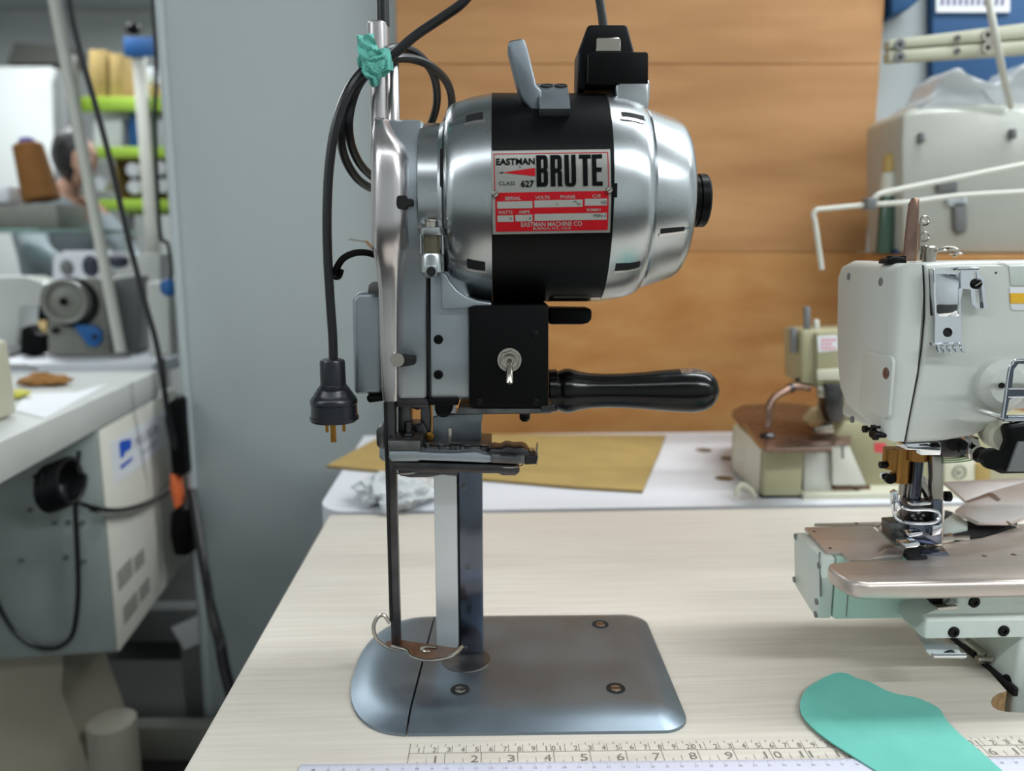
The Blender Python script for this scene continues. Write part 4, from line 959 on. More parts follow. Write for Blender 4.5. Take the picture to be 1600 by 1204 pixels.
szp('cloth_plate_slot', [(1508, 783), (1545, 770), (1552, 771), (1564, 780), (1559, 783), (1546, 775), (1513, 785)], .1122, .1126, m_umber, .0001, zref=.1122)
szp('looper_opening', [(1476, 796), (1488, 799), (1500, 812), (1512, 813), (1530, 815), (1590, 815), (1560, 829), (1530, 838), (1476, 846)], .085, .1022, m_hole, .0002)
szp('feed_cover', [(1474, 812), (1492, 799), (1512, 815), (1512, 824), (1474, 832)], .098, .105, m_sewl, .001)
szp('feed_bracket', [(1472, 834), (1488, 832), (1492, 842), (1472, 844)], .1035, .1065, m_nickel, .0005)
szp('differential_link', [(1490, 836), (1516, 836), (1516, 842), (1490, 842)], .1035, .105, m_nickel, .0005)
O('latch_wire', tube([S(a, b, z=.113) for a, b in ((1574, 815), (1582, 820), (1600, 820), (1640, 815))], .001, 8), m_nickel, sm)
# lower body and column
lyf = .0
lb = prism([(a, b) for a, b in SF.yz([(1500, 930), (1500, 940), (1500, 955), (1500, 972), (1500, 998), (1500, 998)], S(1500, 960, y=lyf).x)], 0, 1) if False else None
xL = S(1446, 975, y=lyf).x
zz = lambda py: S(1500, py, y=lyf).z
own = prism([(.014, .089), (.070, .089), (.070, zz(998)+.002), (.004, zz(999)), (.0, zz(996)), (.0, zz(970)), (.004, zz(962)), (.004, zz(948)), (.0, zz(942)), (.0, zz(930)), (.004, zz(922))], xL, .55, 'x', .0025, 3, caps='lo')
xm = S(1497, 940, y=lyf).x
for v in own.verts:
    if v.co.z > zz(955) and v.co.x < xL+.02: v.co.x += (xm-xL)*min(1, (v.co.z-zz(955))/.006)
O('lower_body', own, m_sewl, sm)
for px, py in ((1522, 940), (1490, 987), (1568, 985)):
    p = S(px, py, y=lyf); screw((p.x, lyf+.0003, p.z), (0, -1, 0), .0046, .0016, m_black, sm, 'body_bolt', hexed=True)
sbx('tension_pocket', [(1447, 933), (1497, 926), (1497, 950), (1465, 950)], .010, .02, m_hole, .0005)
sbx('pocket_ledge', [(1464, 949), (1497, 946), (1497, 952), (1466, 954)], .0, .012, m_nickel, .0006)
sbx('pocket_lever', [(1474, 934), (1484, 934), (1484, 948), (1474, 948)], .006, .010, m_dsteel2, .0006)
# chrome looper thread tray
own = loft([[tuple(S(x, y, y=yy)) for x in (xa, xb)]+[tuple(S(x, y+2, y=yy+.001)) for x in (xb, xa)] for y, yy, xa, xb in ((990, .020, 1431, 1445), (996, .014, 1436, 1452), (1008, -.002, 1444, 1497), (1018, -.010, 1448, 1500), (1023, -.014, 1456, 1509))])
O('thread_tray', own, m_chrome, sm)
O('tray_rim', tube([S(1457, 1024, y=-.015), S(1508, 1024, y=-.015)], .0022, 10, smooth=False), m_chrome, sm)
# column going down through the cut-out
xc = S(1580, 1078, z=0).x
ca, cb2 = S(1580, 1078, x=xc), S(1505, 1000, x=xc)
col = prism([(.003, -.10), (.09, -.10), (.09, .06), (.003, .06)], xc+.004, .55, 'x', .004, 3, caps='lo')
O('column', col, m_sewl, sm)
O('table_gasket', prism(rrect(-.002, .095, -.004, .0035, .001, 2), xc+.0008, xc+.0038, 'x'), m_hole, sm)
p = S(1575, 1062, x=xc+.004); O('column_bolt', lathe([(xc+.0026, 0), (xc+.0026, .0045), (xc+.006, .0045)], 'x', (0, max(p.y, .010), p.z), 16), m_black, sm)
O('tilt_lever', tube([S(1510, 1000, y=.05), S(1524, 1010, y=.04), S(1540, 1022, y=.03)], .0034, 10, flat=.6), m_nickel, sm)
O('lever_joint', lathe([(-.006, 0), (-.006, .0032), (.006, .0032), (.006, 0)], 'x', tuple(S(1537, 1030, y=.03)), 16), m_nickel, sm)
O('lever_spring', tube([S(1508, 1003, y=.055), S(1522, 1016, y=.045), S(1524, 1026, y=.04)], .0016, 8), m_black, sm)

# ------------------------------------------------------------------ olive overlock machine on the white table
OF = Fr((W.at(1190, 779, z=.75).x, W.at(1190, 779, z=.75).y, .7508), .03)
om = thing('overlock_machine', OF, 'olive and cream overlock machine with bronze work plate on the white table', 'sewing machine')
T = OF.at
def obx(name, outline, yf, yb, m, bev=.001, **k): return O(name, prism(OF.xz(outline, yf), yf, yb, 'y', bev, 2), m, om)
def ozp(name, outline, z0, z1, m, bev=.001): return O(name, prism(OF.xy(outline, z1), z0, z1, 'z', bev, 2), m, om)
zt2 = T(1250, 694, y=.0).z
base = OF.xy([(1141, 735), (1190, 779), (1205, 780), (1256, 778), (1262, 775)], 0)
bk2 = base[0][1]
own = prism([(base[0][0]+.0, bk2), (base[0][0], bk2-.008), (.0, .004), (.003, .0), (.058, 0), (.058, bk2)], .003, zt2-.001, 'z', .003, 2)
O('base_casing', own, m_olive, om)
ws = prism([(base[0][0]-.0005, bk2-.012), (-.0012, .008), (.001, .012), (base[0][0]+.004, bk2-.004)], .006, zt2-.002, 'z')
O('side_panel', ws, m_cream, om)
O('rubber_foot', box(.0, .06, .002, .012, -.0005, .004, .001), m_black, om)
O('rear_foot', box(base[0][0]+.01, .06, bk2-.02, bk2-.005, -.0005, .004, .001), m_black, om)
ozp('work_plate', [(1187, 692), (1192, 700), (1205, 702), (1300, 700), (1306, 690), (1330, 690), (1330, 640), (1225, 628), (1160, 632), (1144, 640), (1143, 647)], zt2-.001, zt2+.004, m_umber, .002)
O('plate_rim', tube([Vector((p[0], p[1]-.0005, zt2+.0015)) for p in OF.xy([(1160, 662), (1175, 680), (1189, 697), (1202, 702), (1240, 702), (1300, 700)], zt2+.002)], .0032, 10), m_nickel, om)
obx('knee_arm_cover', [(1256, 706), (1298, 706), (1300, 776), (1256, 776)], .012, .04, m_sew, .002)
obx('cloth_guard', [(1300, 692), (1324, 690), (1354, 758), (1302, 758)], .004, .010, m_rack, .001)
O('guard_slot', prism(OF.xz([(1315, 698), (1318, 698), (1319, 716), (1316, 716)], .003), .0030, .0042, 'y'), m_grey, om)
obx('body_right', [(1298, 690), (1320, 660), (1420, 650), (1630, 650), (1630, 772), (1300, 775)], .035, .16, m_olive, .004)
obx('red_sticker', [(1366, 692), (1384, 692), (1385, 708), (1367, 706)], .0342, .036, m_redlab, 0)
obx('foot_plate', [(1256, 772), (1560, 768), (1560, 781), (1256, 782)], -.006, .05, m_cream, .0015)
obx('maker_panel', [(1476, 720), (1524, 718), (1524, 764), (1476, 765)], .030, .036, m_cream, .0008)
own = bmesh.new(); p = T(1499, 738, y=.029)
for r, t in ((.0105, .0008), (.0085, .0004)):
    join(own, tube([(p.x+r*math.cos(a*PI/12), .0296, p.z+r*math.sin(a*PI/12)) for a in range(25)], t, 5, smooth=False))
tb = text_bm('B/', bold=.02, target_w=.010, target_h=.008); tb.transform(Matrix.Translation((p.x-.005, .0294, p.z-.004)) @ Matrix.Rotation(PI/2, 4, 'X')); join(own, tb)
O('maker_emblem', own, m_vent, om)
obx('brown_panel', [(1525, 724), (1548, 722), (1548, 762), (1525, 763)], .028, .036, m_card, .0008)
# upper arm
obx('arm_head', [(1252, 520), (1256, 516), (1400, 512), (1400, 610), (1275, 606), (1268, 600), (1254, 598)], .05, .12, m_olive, .003)
obx('arm_front_cover', [(1277, 520), (1310, 517), (1400, 515), (1400, 605), (1278, 602)], .040, .052, m_olive, .002)
obx('white_cover', [(1277, 578), (1312, 576), (1400, 576), (1400, 594), (1278, 594)], .036, .0415, m_cream, .001)
obx('thread_label', [(1277, 525), (1308, 523), (1310, 547), (1279, 550)], .0390, .0402, m_paper, 0)
own = bmesh.new()
for k in range(3):
    for j in range(4 if k != 1 else 3):
        x0, y0 = 1283+j*6, 529+k*6.5; pts = OF.xz([(x0, y0), (x0+4, y0), (x0+4.4, y0+3.5), (x0+1, y0+4.2)], .0388)
        own.faces.new([own.verts.new((a, .0386, b)) for a, b in pts])
O('label_print', own, m_pink, om)
for i, (x, y0, y1, wd, m) in enumerate(((1241, 511, 552, 10, m_grey), (1262, 478, 518, 10, m_grey), (1277, 498, 518, 8, m_rack), (1247, 590, 596, 6, m_black))):
    obx('lever' if i < 3 else 'stud', [(x-wd/2, y0+3), (x, y0), (x+wd/2, y0+3), (x+wd/2, y1), (x-wd/2, y1)], .06, .066, m, .001)
obx('arm_rear_post', [(1245, 545), (1262, 540), (1262, 602), (1250, 604)], .10, .13, m_olive, .002)
O('arm_post', box(T(1300, 600, y=.07).x, T(1400, 600, y=.07).x, .06, .12, zt2, T(1300, 598, y=.07).z+.01, .004), m_olive, om)
O('lifter_arm', tube([T(1266, 606, y=.05), T(1250, 604, y=.048), T(1238, 605, y=.045), T(1222, 613, y=.04), T(1207, 624, y=.035), T(1201, 640, y=.03), T(1201, 658, y=.028), T(1197, 668, y=.026)], .0052, 12), m_umber, om)
O('arm_joint', blob(.0075, .007, .0075, tuple(T(1236, 606, y=.045)), 2), m_dsteel, om)
O('foot_pad', blob(.012, .010, .005, tuple(Vector((T(1200, 668, y=.03).x, .03, zt2+.007))), 2), m_dsteel, om)
obx('needle_drive', [(1290, 600), (1318, 600), (1320, 655), (1298, 662), (1291, 640)], .03, .055, m_dsteel, .002)
obx('thread_takeup', [(1276, 602), (1292, 604), (1294, 622), (1278, 620)], .034, .04, m_nickel, .001)
obx('presser_foot', [(1272, 668), (1302, 664), (1304, 676), (1274, 678)], .012, .04, m_nickel, .001)
cw = [Vector((T(a, b, y=-.004).x, -.004, max(.0045, T(a, b, y=-.004).z))) for a, b in ((1180, 776), (1172, 764), (1160, 757), (1152, 765), (1150, 785))]
O('belt_guard_ring', tube(cw, .004, 10), m_cream, om)
obx('front_white_block', [(1305, 758), (1360, 758), (1362, 774), (1305, 775)], .012, .034, m_umber, .001)
obx('stud', [(1335, 764), (1343, 764), (1343, 772), (1335, 772)], .009, .014, m_hole, .001)
# ------------------------------------------------------------------ upper right: wrapped machine, rail, blue board
def wob(name, outline, Y0, Y1, m, bev=.004, parent=None, fr=W, **k):
    return O(name, prism(fr.xz(outline, Y0), Y0, Y1, 'y', bev, 2), m, parent, **k)
def R_(x0, y0, x1, y1): return [(x0, y1), (x1, y1), (x1, y0), (x0, y0)]
def world_thing(name, outline, Y0, Y1, m, label, cat, bev=.004, **k):
    fr = Fr((0, 0, 0)); pts = W.xz(outline, Y0); cx = sum(p[0] for p in pts)/len(pts); z0 = min(p[1] for p in pts)
    b = prism([(a-cx, c-z0) for a, c in pts], 0, Y1-Y0, 'y', bev, 2)
    o = O(name, b, m, None, **k); o.location = (cx, Y0, z0); tag(o, label, cat); return o
bb_ = thing('notice_board', Fr((0, 0, 0)), 'deep blue board on the grey wall above the wrapped machine', 'board')
O('panel', prism(W.xz([(1457, 320), (1800, 320), (1800, -200), (1457, -200)], 1.595), 1.595, 1.618, 'y', .003), m_blued, bb_)
O('white_notice', prism(W.xz(R_(1463, -40, 1578, 19), 1.590), 1.590, 1.5945, 'y'), m_paper, bb_)
own = bmesh.new()
for k in range(11):
    a, b2 = W.at(1470+k*9.4, 8, y=1.589), W.at(1475.5+k*9.4, -4, y=1.589)
    own.faces.new([own.verts.new(v) for v in ((a.x, 1.589, a.z), (b2.x, 1.589, a.z), (b2.x, 1.589, b2.z), (a.x, 1.589, b2.z))])
O('notice_lettering', own, mat('violet_lettering', (98, 84, 130), 0, .6), bb_)
world_thing('blue_bin', [(1394, 24), (1392, -60), (1450, -60), (1446, -8), (1420, 14)], 1.55, 1.612, m_blued, 'dark blue bin hanging on the wall right of the plywood boards', 'bin')
# bracket shelf
zs = W.at(1500, 396, y=1.36).z
sf = thing('wooden_shelf', Fr((.98, 1.43, 0)), 'brown wooden shelf carrying the wrapped grey machine', 'shelf')
O('shelf_board', box(-.30, .55, -.10, .09, zs-.018, zs-.001, .002), m_ply2, sf)
for x in (-.16, .42):
    O('bracket', box(x-.012, x+.012, -.08, .098, zs-.06, zs-.018, .002), m_blue, sf)
    O('upright', box(x-.015, x+.015, .098, .122, .7505, zs-.018, .002), m_blue, sf)
Yw = 1.36
wm = thing('wrapped_machine', Fr((0, 0, 0)), 'large grey machine head wrapped in clear film on the wooden shelf', 'wrapped machine')
wob('wrapped_body', [(1412, 396), (1410, 300), (1409, 220), (1411, 180), (1422, 169), (1460, 164), (1520, 160), (1700, 158), (1700, 396)], Yw, 1.50, m_wrap, .012, wm)
for o_, n_, m_ in (([(1438, 206), (1446, 206), (1447, 222), (1437, 222)], 'dark_knob', m_grey), ([(1581, 200), (1590, 200), (1590, 216), (1581, 216)], 'dark_knob', m_grey), ([(1466, 283), (1497, 283), (1497, 300), (1466, 300)], 'slot_cover', m_grey), ([(1480, 306), (1512, 304), (1513, 320), (1482, 322)], 'bright_tab', m_chrome), ([(1491, 321), (1512, 321), (1512, 358), (1508, 365), (1499, 366), (1493, 358)], 'hanging_tongue', m_grey)):
    wob(n_, o_, Yw-.010, Yw+.004, m_, .003, wm)
own = bmesh.new()
F_ = W.xz([(1411, 186), (1425, 166), (1450, 150), (1462, 125), (1478, 112), (1490, 106), (1502, 118), (1520, 126), (1548, 132), (1570, 122), (1590, 104), (1610, 96), (1660, 110), (1700, 130), (1700, 175), (1411, 200)], Yw+.02)
own = prism(F_, Yw+.0, Yw+.10, 'y', .01, 2)
for v in own.verts: v.co += Vector((1, 1, 1))*.006*noise.noise(v.co*30)
bmesh.ops.subdivide_edges(own, edges=own.edges[:], cuts=3, use_grid_fill=True)
for v in own.verts: v.co += Vector((.3, 1, .6))*.010*noise.noise(v.co*45)
O('wrapping_film', own, m_film, wm, 60)
wob('blue_side_strip', [(1403, 396), (1402, 190), (1409, 184), (1411, 396)], Yw+.02, Yw+.05, m_blue, .001, wm)
bt = thing('oil_bottle', Fr((W.at(1385, 340, y=1.40).x, 1.40, zs)), 'small bottle with yellow cap left of the wrapped machine', 'bottle')
z = lambda py: W.at(1385, py, y=1.38).z-zs
O('bottle_body', lathe([(.0, 0), (0.001, .014), (z(305), .014), (z(292), .008), (z(290), 0)], 'z', (0, 0, 0), 20), mat('dark_green_bottle', (58, 84, 70), 0, .2), bt)
O('white_neck', lathe([(z(305), .0145), (z(268), .0140), (z(266), 0)], 'z', (0, 0, 0), 20), m_rack, bt)
O('yellow_cap', lathe([(z(267), 0), (z(267), .0125), (z(240), .0110), (z(236), 0)], 'z', (0, 0, 0), 20), mat('mustard_cap', (188, 160, 92), 0, .5), bt)
# cream rail with washers
rl = thing('cream_rail', Fr((0, 0, 0)), 'cream double rail with round washers crossing in front of the blue board', 'rail')
Yr = 1.28
wob('upper_strip', [(1389, 62), (1455, 54), (1600, 36), (1800, 12), (1800, 36), (1600, 60), (1455, 71), (1389, 76)], Yr, Yr+.02, m_cream_rail, .002, rl)
wob('lower_strip', [(1389, 79), (1455, 74), (1600, 63), (1800, 40), (1800, 60), (1600, 83), (1455, 92), (1389, 96)], Yr, Yr+.02, m_cream_rail, .002, rl)
wob('web', [(1389, 90), (1390, 66), (1800, 20), (1800, 50)], Yr+.016, Yr+.026, m_cream_rail, 0, rl)
for px, py, r, m in ((1405, 70, .0085, m_grey), (1405, 90, .0085, m_grey), (1542, 55, .0095, m_nickel), (1542, 75, .0095, m_nickel), (1495, 60, .005, m_vent), (1495, 80, .005, m_vent)):
    p = W.at(px, py, y=Yr); w_ = O('washer', lathe([(-.003, 0), (-.003, r), (.0005, r)], 'y', (p.x, Yr, p.z), 20), m, rl)
    O('washer_bore', lathe([(-.0034, 0), (-.0034, r*.4), (-.0026, r*.4)], 'y', (p.x, Yr, p.z), 14), m_hole, w_)
O('rail_post', box(W.at(1760, 40, y=Yr).x, W.at(1775, 40, y=Yr).x, Yr, Yr+.02, .75, W.at(1760, 30, y=Yr).z, .002), m_cream_rail, rl)
rodt = O('white_rod', tube([W.at(1541, -20, y=1.25), W.at(1556, 60, y=1.25), W.at(1568, 118, y=1.30), W.at(1580, 168, y=1.35)], .0052, 10), m_rack)
rodt.parent = rl
# thread guide rods on a stand at the far right of the white table
gs_ = thing('thread_stand', Fr((W.at(1680, 500, y=1.16).x, 1.16, .75)), 'thin white bent thread guide rods reaching out above the grey sewing machine', 'thread stand')
G_ = Fr((W.at(1680, 500, y=1.16).x, 1.16, .75))
g = lambda a, b: G_.at(a, b, y=0)
zt3 = g(1680, 240).z
O('stand_pole', cyl((0, .0, .0), (0, .0, zt3), .006, 12), m_rack, gs_)
O('stand_foot', lathe([(0, 0), (0, .03), (.004, .028), (.006, .008), (.006, 0)], 'z', (0, 0, 0), 24), m_grey, gs_)
O('upper_rod', tube([g(1680, 243), g(1600, 257), g(1480, 281), g(1385, 300), g(1368, 308), g(1360, 320)], .0040, 10, n=5), m_rack, gs_)
O('lower_rod', tube([g(1680, 296)+Vector((0, -.012, 0)), g(1498, 306)+Vector((0, -.012, 0)), g(1420, 316)+Vector((0, -.010, 0)), g(1355, 320), g(1290, 326), g(1276, 328), g(1271, 336), g(1274, 350), g(1284, 421)], .0036, 10, n=5), m_rack, gs_)
p = g(1358, 318); O('rod_clamp', box(p.x-.008, p.x+.007, -.012, .008, p.z-.009, p.z+.008, .002), m_grey, gs_)

# ------------------------------------------------------------------ left side of the workshop
LH = .85
LF = Fr(W.at(0, 690, z=LH), .14)
lt = thing('sewing_table', LF, 'thick-edged white sewing table at the left edge of the photo', 'table')
yb = LF.at(247, 585, x=0).y
O('table_top', box(-.85, 0, -.5, yb, -.056, 0, .003), m_white2, lt)
for y in (-.42, yb-.06): O('leg', box(-.79, -.75, y-.02, y+.02, -LH, -.056, .003), m_grey, lt)
O('leg', box(-.45, -.41, yb-.06, yb-.02, -LH, -.056, .003), m_rack, lt)
cbx = thing('control_cabinet', LF, 'cream hanging control box with vents and blue logo label under the left table', 'control box')
c1 = LF.at(183, 1018, x=-.004); c2 = LF.at(290, 870, x=-.004); c0 = LF.at(142, 690, x=-.004)
O('cabinet_body', box(-.34, -.005, c1.y, c2.y, c1.z, -.058, .003), m_cab_d, cbx)
O('side_door', box(-.005, -.0005, c1.y+.001, c1.y+(c2.y-c1.y)*.60, c1.z, -.060, .0015), m_cab, cbx)
O('side_door', box(-.005, -.0008, c1.y+(c2.y-c1.y)*.61, c2.y, c1.z, -.060, .0015), m_cab, cbx)
st = LF.yz([(170, 692), (258, 640), (262, 694), (180, 757)], .0)
O('sticker', prism(st, -.0004, .0003, 'x'), m_paper, cbx)
lg = LF.yz([(186, 692), (190, 688), (205, 685), (206, 697), (202, 703), (196, 706), (193, 714), (188, 716)], .0006)
O('logo_mark', prism(lg, .0004, .0008, 'x'), m_dblue, cbx)
lg = LF.yz([(187, 728), (207, 713), (207, 718), (190, 733)], .0006); O('logo_mark', prism(lg, .0004, .0008, 'x'), m_dblue, cbx)
def side_text(s, pa, pb, hpx, m, name):
    a, b = LF.at(*pa, x=.0006), LF.at(*pb, x=.0006); hh = abs(LF.at(pa[0], pa[1]-hpx, x=.0006).z-a.z)
    t = text_bm(s, bold=.02, target_w=(b.y-a.y), target_h=hh)
    Mx = Matrix(((0, 0, 1, .0007), (1, 0, 0, a.y), (0, 1, 0, a.z), (0, 0, 0, 1)))
    t.transform(Mx); O(name, t, m, cbx)
side_text('PLUSUR', (212, 699), (249, 676), 15, m_rink2, 'logo_lettering')
side_text('sewing', (222, 712), (247, 697), 8, m_rink2, 'logo_lettering')
for q4 in ((183, 206, 905, 888), (209, 224, 884, 866), (192, 214, 960, 938), (217, 233, 930, 912)):
    x0, x1, ya, yb2 = q4
    pts = LF.yz([(x0, ya-12), (x1, yb2-12), (x1+2, yb2+10), (x0+2, ya+12)], .0)
    (y0, z0), (y1, z1) = (min(p[0] for p in pts), min(p[1] for p in pts)), (max(p[0] for p in pts), max(p[1] for p in pts))
    vb = bmesh.new(); n = 7
    for k in range(n): box(-.0006, .0003, y0, y1, z0+(z1-z0)*k/n, z0+(z1-z0)*(k+.6)/n, bm=vb)
    O('vent', vb, m_vent, cbx)
for px, py in ((34, 875), (104, 870), (48, 796), (86, 816), (108, 815), (130, 815), (132, 876)):
    p = LF.at(px, py, y=c1.y); O('bolt', lathe([(-.004, 0), (-.004, .0045), (.001, .005)], 'y', (p.x, c1.y, p.z), 12), m_grey, cbx)
# pedestal under the cabinet
zfl = -LH
pd = thing('machine_pedestal', LF, 'beige metal pedestal standing under the control box', 'pedestal')
a = LF.at(128, 1150, y=c1.y+.06)
own = loft([[(-.60, c1.y+.05, z_), (xr, c1.y+.05, z_), (xr, c1.y+.25, z_), (-.60, c1.y+.25, z_)] for z_, xr in ((c1.z-.0005, -.12), (c1.z-.10, -.13), (zfl, -.07))])
O('pedestal_body', own, mat('beige_pedestal', (178, 170, 152), 0, .5, var=.15, vscale=5), pd)
cyt = thing('waste_drum', Fr((W.at(165, 1190, z=.0).x+.11, 1.38, 0)), 'pale cylinder standing on the floor beside the beige pedestal', 'drum')
O('drum_body', lathe([(0, 0), (0.004, .045), (.20, .045), (.205, .035), (.21, 0)], 'z', (0, 0, 0), 32), mat('pale_drum', (170, 165, 150), 0, .5), cyt)
# coiled hose and cables hanging under the table
hc_ = thing('coiled_air_hose', LF, 'black coiled air hose hanging under the left table edge', 'hose')
P0 = LF.at(76, 764, y=c1.y-.05); P1 = LF.at(112, 750, y=c1.y-.05)
hel = []
for k in range(0, 6*16+1):
    t = k/(6*16); c = P0.lerp(P1, t); a = 2*PI*k/16
    hel.append(c+Vector((.010*math.cos(a), .030*math.cos(a), .040*math.sin(a))))
O('coil', tube(hel, .0048, 8, smooth=False), m_rub, hc_)
O('coil_tail', tube([hel[-1], LF.at(122, 735, y=c1.y-.03), LF.at(126, 730, y=c1.y-.02)+Vector((0, 0, .03))], .004, 8), m_rub, hc_)
hk = thing('hanging_cables', LF, 'black cables looping down in front of the control box', 'cable')
L_p = lambda pts, y=None: [LF.at(a, b, y=(c1.y-.012 if y is None else y)) for a, b in pts]
O('cable_loop', tube(L_p([(118, 752), (118, 800), (121, 860), (122, 930), (115, 985), (100, 1006), (78, 1013), (52, 1008), (26, 990), (8, 965), (-6, 935), (-30, 860)]), .0042, 10), m_rub, hk)
O('cable_run', tube([LF.at(52, 742, y=c1.y-.05), LF.at(90, 770, y=c1.y-.04), LF.at(130, 788, y=c1.y-.02), LF.at(165, 796, x=.010), LF.at(200, 794, x=.010), LF.at(240, 780, x=.010), LF.at(272, 757, x=.012), LF.at(284, 744, x=.014)], .0042, 10), m_rub, hk)
O('cable_run', tube([LF.at(140, 797, y=c1.y-.02), LF.at(165, 803, x=.010), LF.at(205, 802, x=.010), LF.at(240, 786, x=.010), LF.at(278, 757, x=.012)], .0026, 8), m_vent, hk)
# black tool with orange grip hanging at the table end
tl = thing('hanging_tool', Fr((0, 0, 0)), 'black hanging tool with orange grip beside the partition', 'tool')
Yt = 1.60
for n_, o_, m_ in (('tool_body', [(278, 628), (290, 618), (298, 622), (300, 660), (306, 738), (284, 738), (280, 690), (272, 650)], m_blackm), ('orange_grip', [(281, 736), (289, 735), (295, 788), (288, 792), (281, 760)], m_orange), ('lower_body', [(282, 798), (288, 792), (306, 792), (314, 800), (316, 858), (306, 864), (288, 862), (281, 830)], m_blackm)):
    pts = W.xz([(x-13 if n_ == 'x' else x-10, y) for x, y in o_], Yt); O(n_, prism(pts, Yt-.02, Yt+.02, 'y', .004, 2), m_, tl)
O('tool_cord', tube([W.at(284, 745, y=Yt), W.at(275, 700, y=Yt), W.at(262, 640, y=Yt), W.at(256, 560, y=Yt+.1)], .003, 8), m_rub, tl)
# rails and bits on the dark floor
def floor_thing(name, x0, x1, y0, y1, h, m, label, cat, yaw=0):
    o = O(name, box(-(x1-x0)/2, (x1-x0)/2, -(y1-y0)/2, (y1-y0)/2, 0, h, .004), m); o.location = ((x0+x1)/2, (y0+y1)/2, 0); o.rotation_euler = (0, 0, yaw); return tag(o, label, cat)
a = W.at(245, 945, z=.1); b = W.at(330, 935, z=.1)
floor_thing('floor_rail', a.x-.1, -.55, a.y-.03, a.y+.03, .10, m_grey, 'farther grey steel rail on the dark floor', 'rail')
a = W.at(200, 1128, z=.08)
floor_thing('floor_rail', a.x, -.45, a.y-.02, a.y+.02, .08, m_grayd, 'nearer steel rail low across the dark floor', 'rail')
a = W.at(305, 1000, z=.25)
br = O('floor_bracket', box(-.055, .055, -.006, .006, .0, .30, .002), m_grey); br.location = (a.x, a.y+.05, 0)
tag(br, 'grey upright steel stub holding the white plate', 'bracket')
wpz = O('white_plate', box(-.06, .06, -.004, .004, -.03, .03, .001), m_paper); wpz.location = (a.x-.0, a.y+.036, .262); wpz.rotation_euler = (0, -.45, 0)
tag(wpz, 'tilted white plate low beside the partition edge', 'plate')
O_h = O('black_hose', tube([Vector((-.694, 1.605, .60)), W.at(322, 905, y=1.50), W.at(330, 950, y=1.36), W.at(343, 1000, y=1.28), W.at(350, 1040, y=1.26), W.at(362, 1090, y=1.24), W.at(370, 1150, y=1.22), W.at(380, 1230, y=1.2)*1], .010, 10), m_rub); tag(O_h, 'black hose hanging down beside the partition foot', 'hose')
# things on the left table
def on_left(name, outline, yl, dep, m, label=None, cat=None, bev=.002, parent=None):
    pts = LF.xz(outline, yl); z0 = min(p[1] for p in pts); pts = [(p[0], p[1]-z0 if parent is None else p[1]) for p in pts]
    o = O(name, prism(pts, yl, yl+dep, 'y', bev, 2), m, parent)
    if parent is None:
        o.location = LF.o+Vector((0, 0, max(.0005, z0) if abs(z0) < .03 else z0)); o.rotation_euler = (0, 0, LF.yaw)
        if abs(z0) < .03: o.location.z = LF.o.z+.0005
        tag(o, label, cat)
    return o
yk = LF.at(100, 558, z=0).y
hm = thing('handwheel_machine', LF, 'grey machine with large round handwheel and blue lever on the left table', 'sewing machine')
own = prism([(a, max(b, .001)) for a, b in LF.xz([(74, 556), (74, 480), (80, 450), (110, 436), (150, 432), (162, 440), (173, 556)], yk)], yk, yk+.16, 'y', .006, 2)
O('machine_body', own, m_grayd, hm)
own = prism([(a, max(b, .001)) for a, b in LF.xz([(174, 556), (178, 434), (214, 430), (218, 552)], yk+.06)], yk+.06, yk+.16, 'y', .006, 2)
O('machine_column', own, m_grey, hm)
p = LF.at(101, 471, y=yk-.03); rr = abs(LF.at(138, 471, y=yk-.03).x-p.x)
O('handwheel', lathe([(.0, 0), (0, rr*.3), (.004, rr*.32), (.010, rr*.75), (.0, rr*.8), (-.004, rr*.98), (.004, rr), (.03, rr), (.03, 0)], 'y', (p.x, yk-.034, p.z), 40), m_grayd, hm)
O('wheel_hub', lathe([(-.004, 0), (-.004, rr*.18), (.01, rr*.2)], 'y', (p.x, yk-.034, p.z), 20), m_black, hm)
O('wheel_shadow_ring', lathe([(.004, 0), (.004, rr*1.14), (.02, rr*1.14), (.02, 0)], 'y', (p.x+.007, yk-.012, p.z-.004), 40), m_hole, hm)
on_left('blue_lever', [(114, 508), (128, 507), (146, 509), (157, 518), (157, 534), (148, 542), (137, 540), (125, 524)], yk-.02, .02, m_blue, parent=hm)
p = LF.at(148, 526, y=yk-.022); O('lever_pivot', lathe([(-.004, 0), (-.004, .006), (.004, .006)], 'y', (p.x, yk-.022, p.z), 14), m_hole, hm)
p = LF.at(88, 516, y=yk); O('body_knob', lathe([(-.01, 0), (-.01, .008), (.004, .008)], 'y', (p.x, yk, p.z), 14), m_hole, hm)
yf2 = LF.at(8, 640, z=0).y
on_left('cream_casing', [(-90, 645), (-90, 500), (-28, 520), (-16, 600), (-12, 640)], .12, .07, mat('cream_side_casing', (184, 182, 160), 0, .5), 'cream machine casing cut by the left frame edge', 'machine', .004)
yq = LF.at(40, 520, z=0).y
on_left('white_sewing_head', [(-80, 540), (-80, 430), (40, 428), (68, 440), (64, 470), (30, 476), (26, 540)], yk+.24, .12, m_sew, 'pale sewing machine head left of the handwheel machine', 'sewing machine', .004)
on_left('black_motor', [(26, 508), (28, 468), (40, 462), (48, 476), (60, 478), (64, 506), (48, 512)], yk+.02, .05, m_blackm, 'small black motor left of the handwheel', 'motor', .003).location.z = LF.o.z+.0005
def flat_on(name, outline, m, label, cat, h=.002):
    pts = LF.xy(outline, .002); o = O(name, prism(pts, .0006, .0006+h, 'z', .0003, 1), m)
    o.location = LF.o; o.rotation_euler = (0, 0, LF.yaw); return tag(o, label, cat)
flat_on('white_paper', [(22, 640), (40, 614), (118, 612), (170, 598), (120, 625), (70, 652)], m_paper, 'white paper sheet lying on the left table', 'paper', .0006)
sc_ = LF.at(70, 594, z=.01)
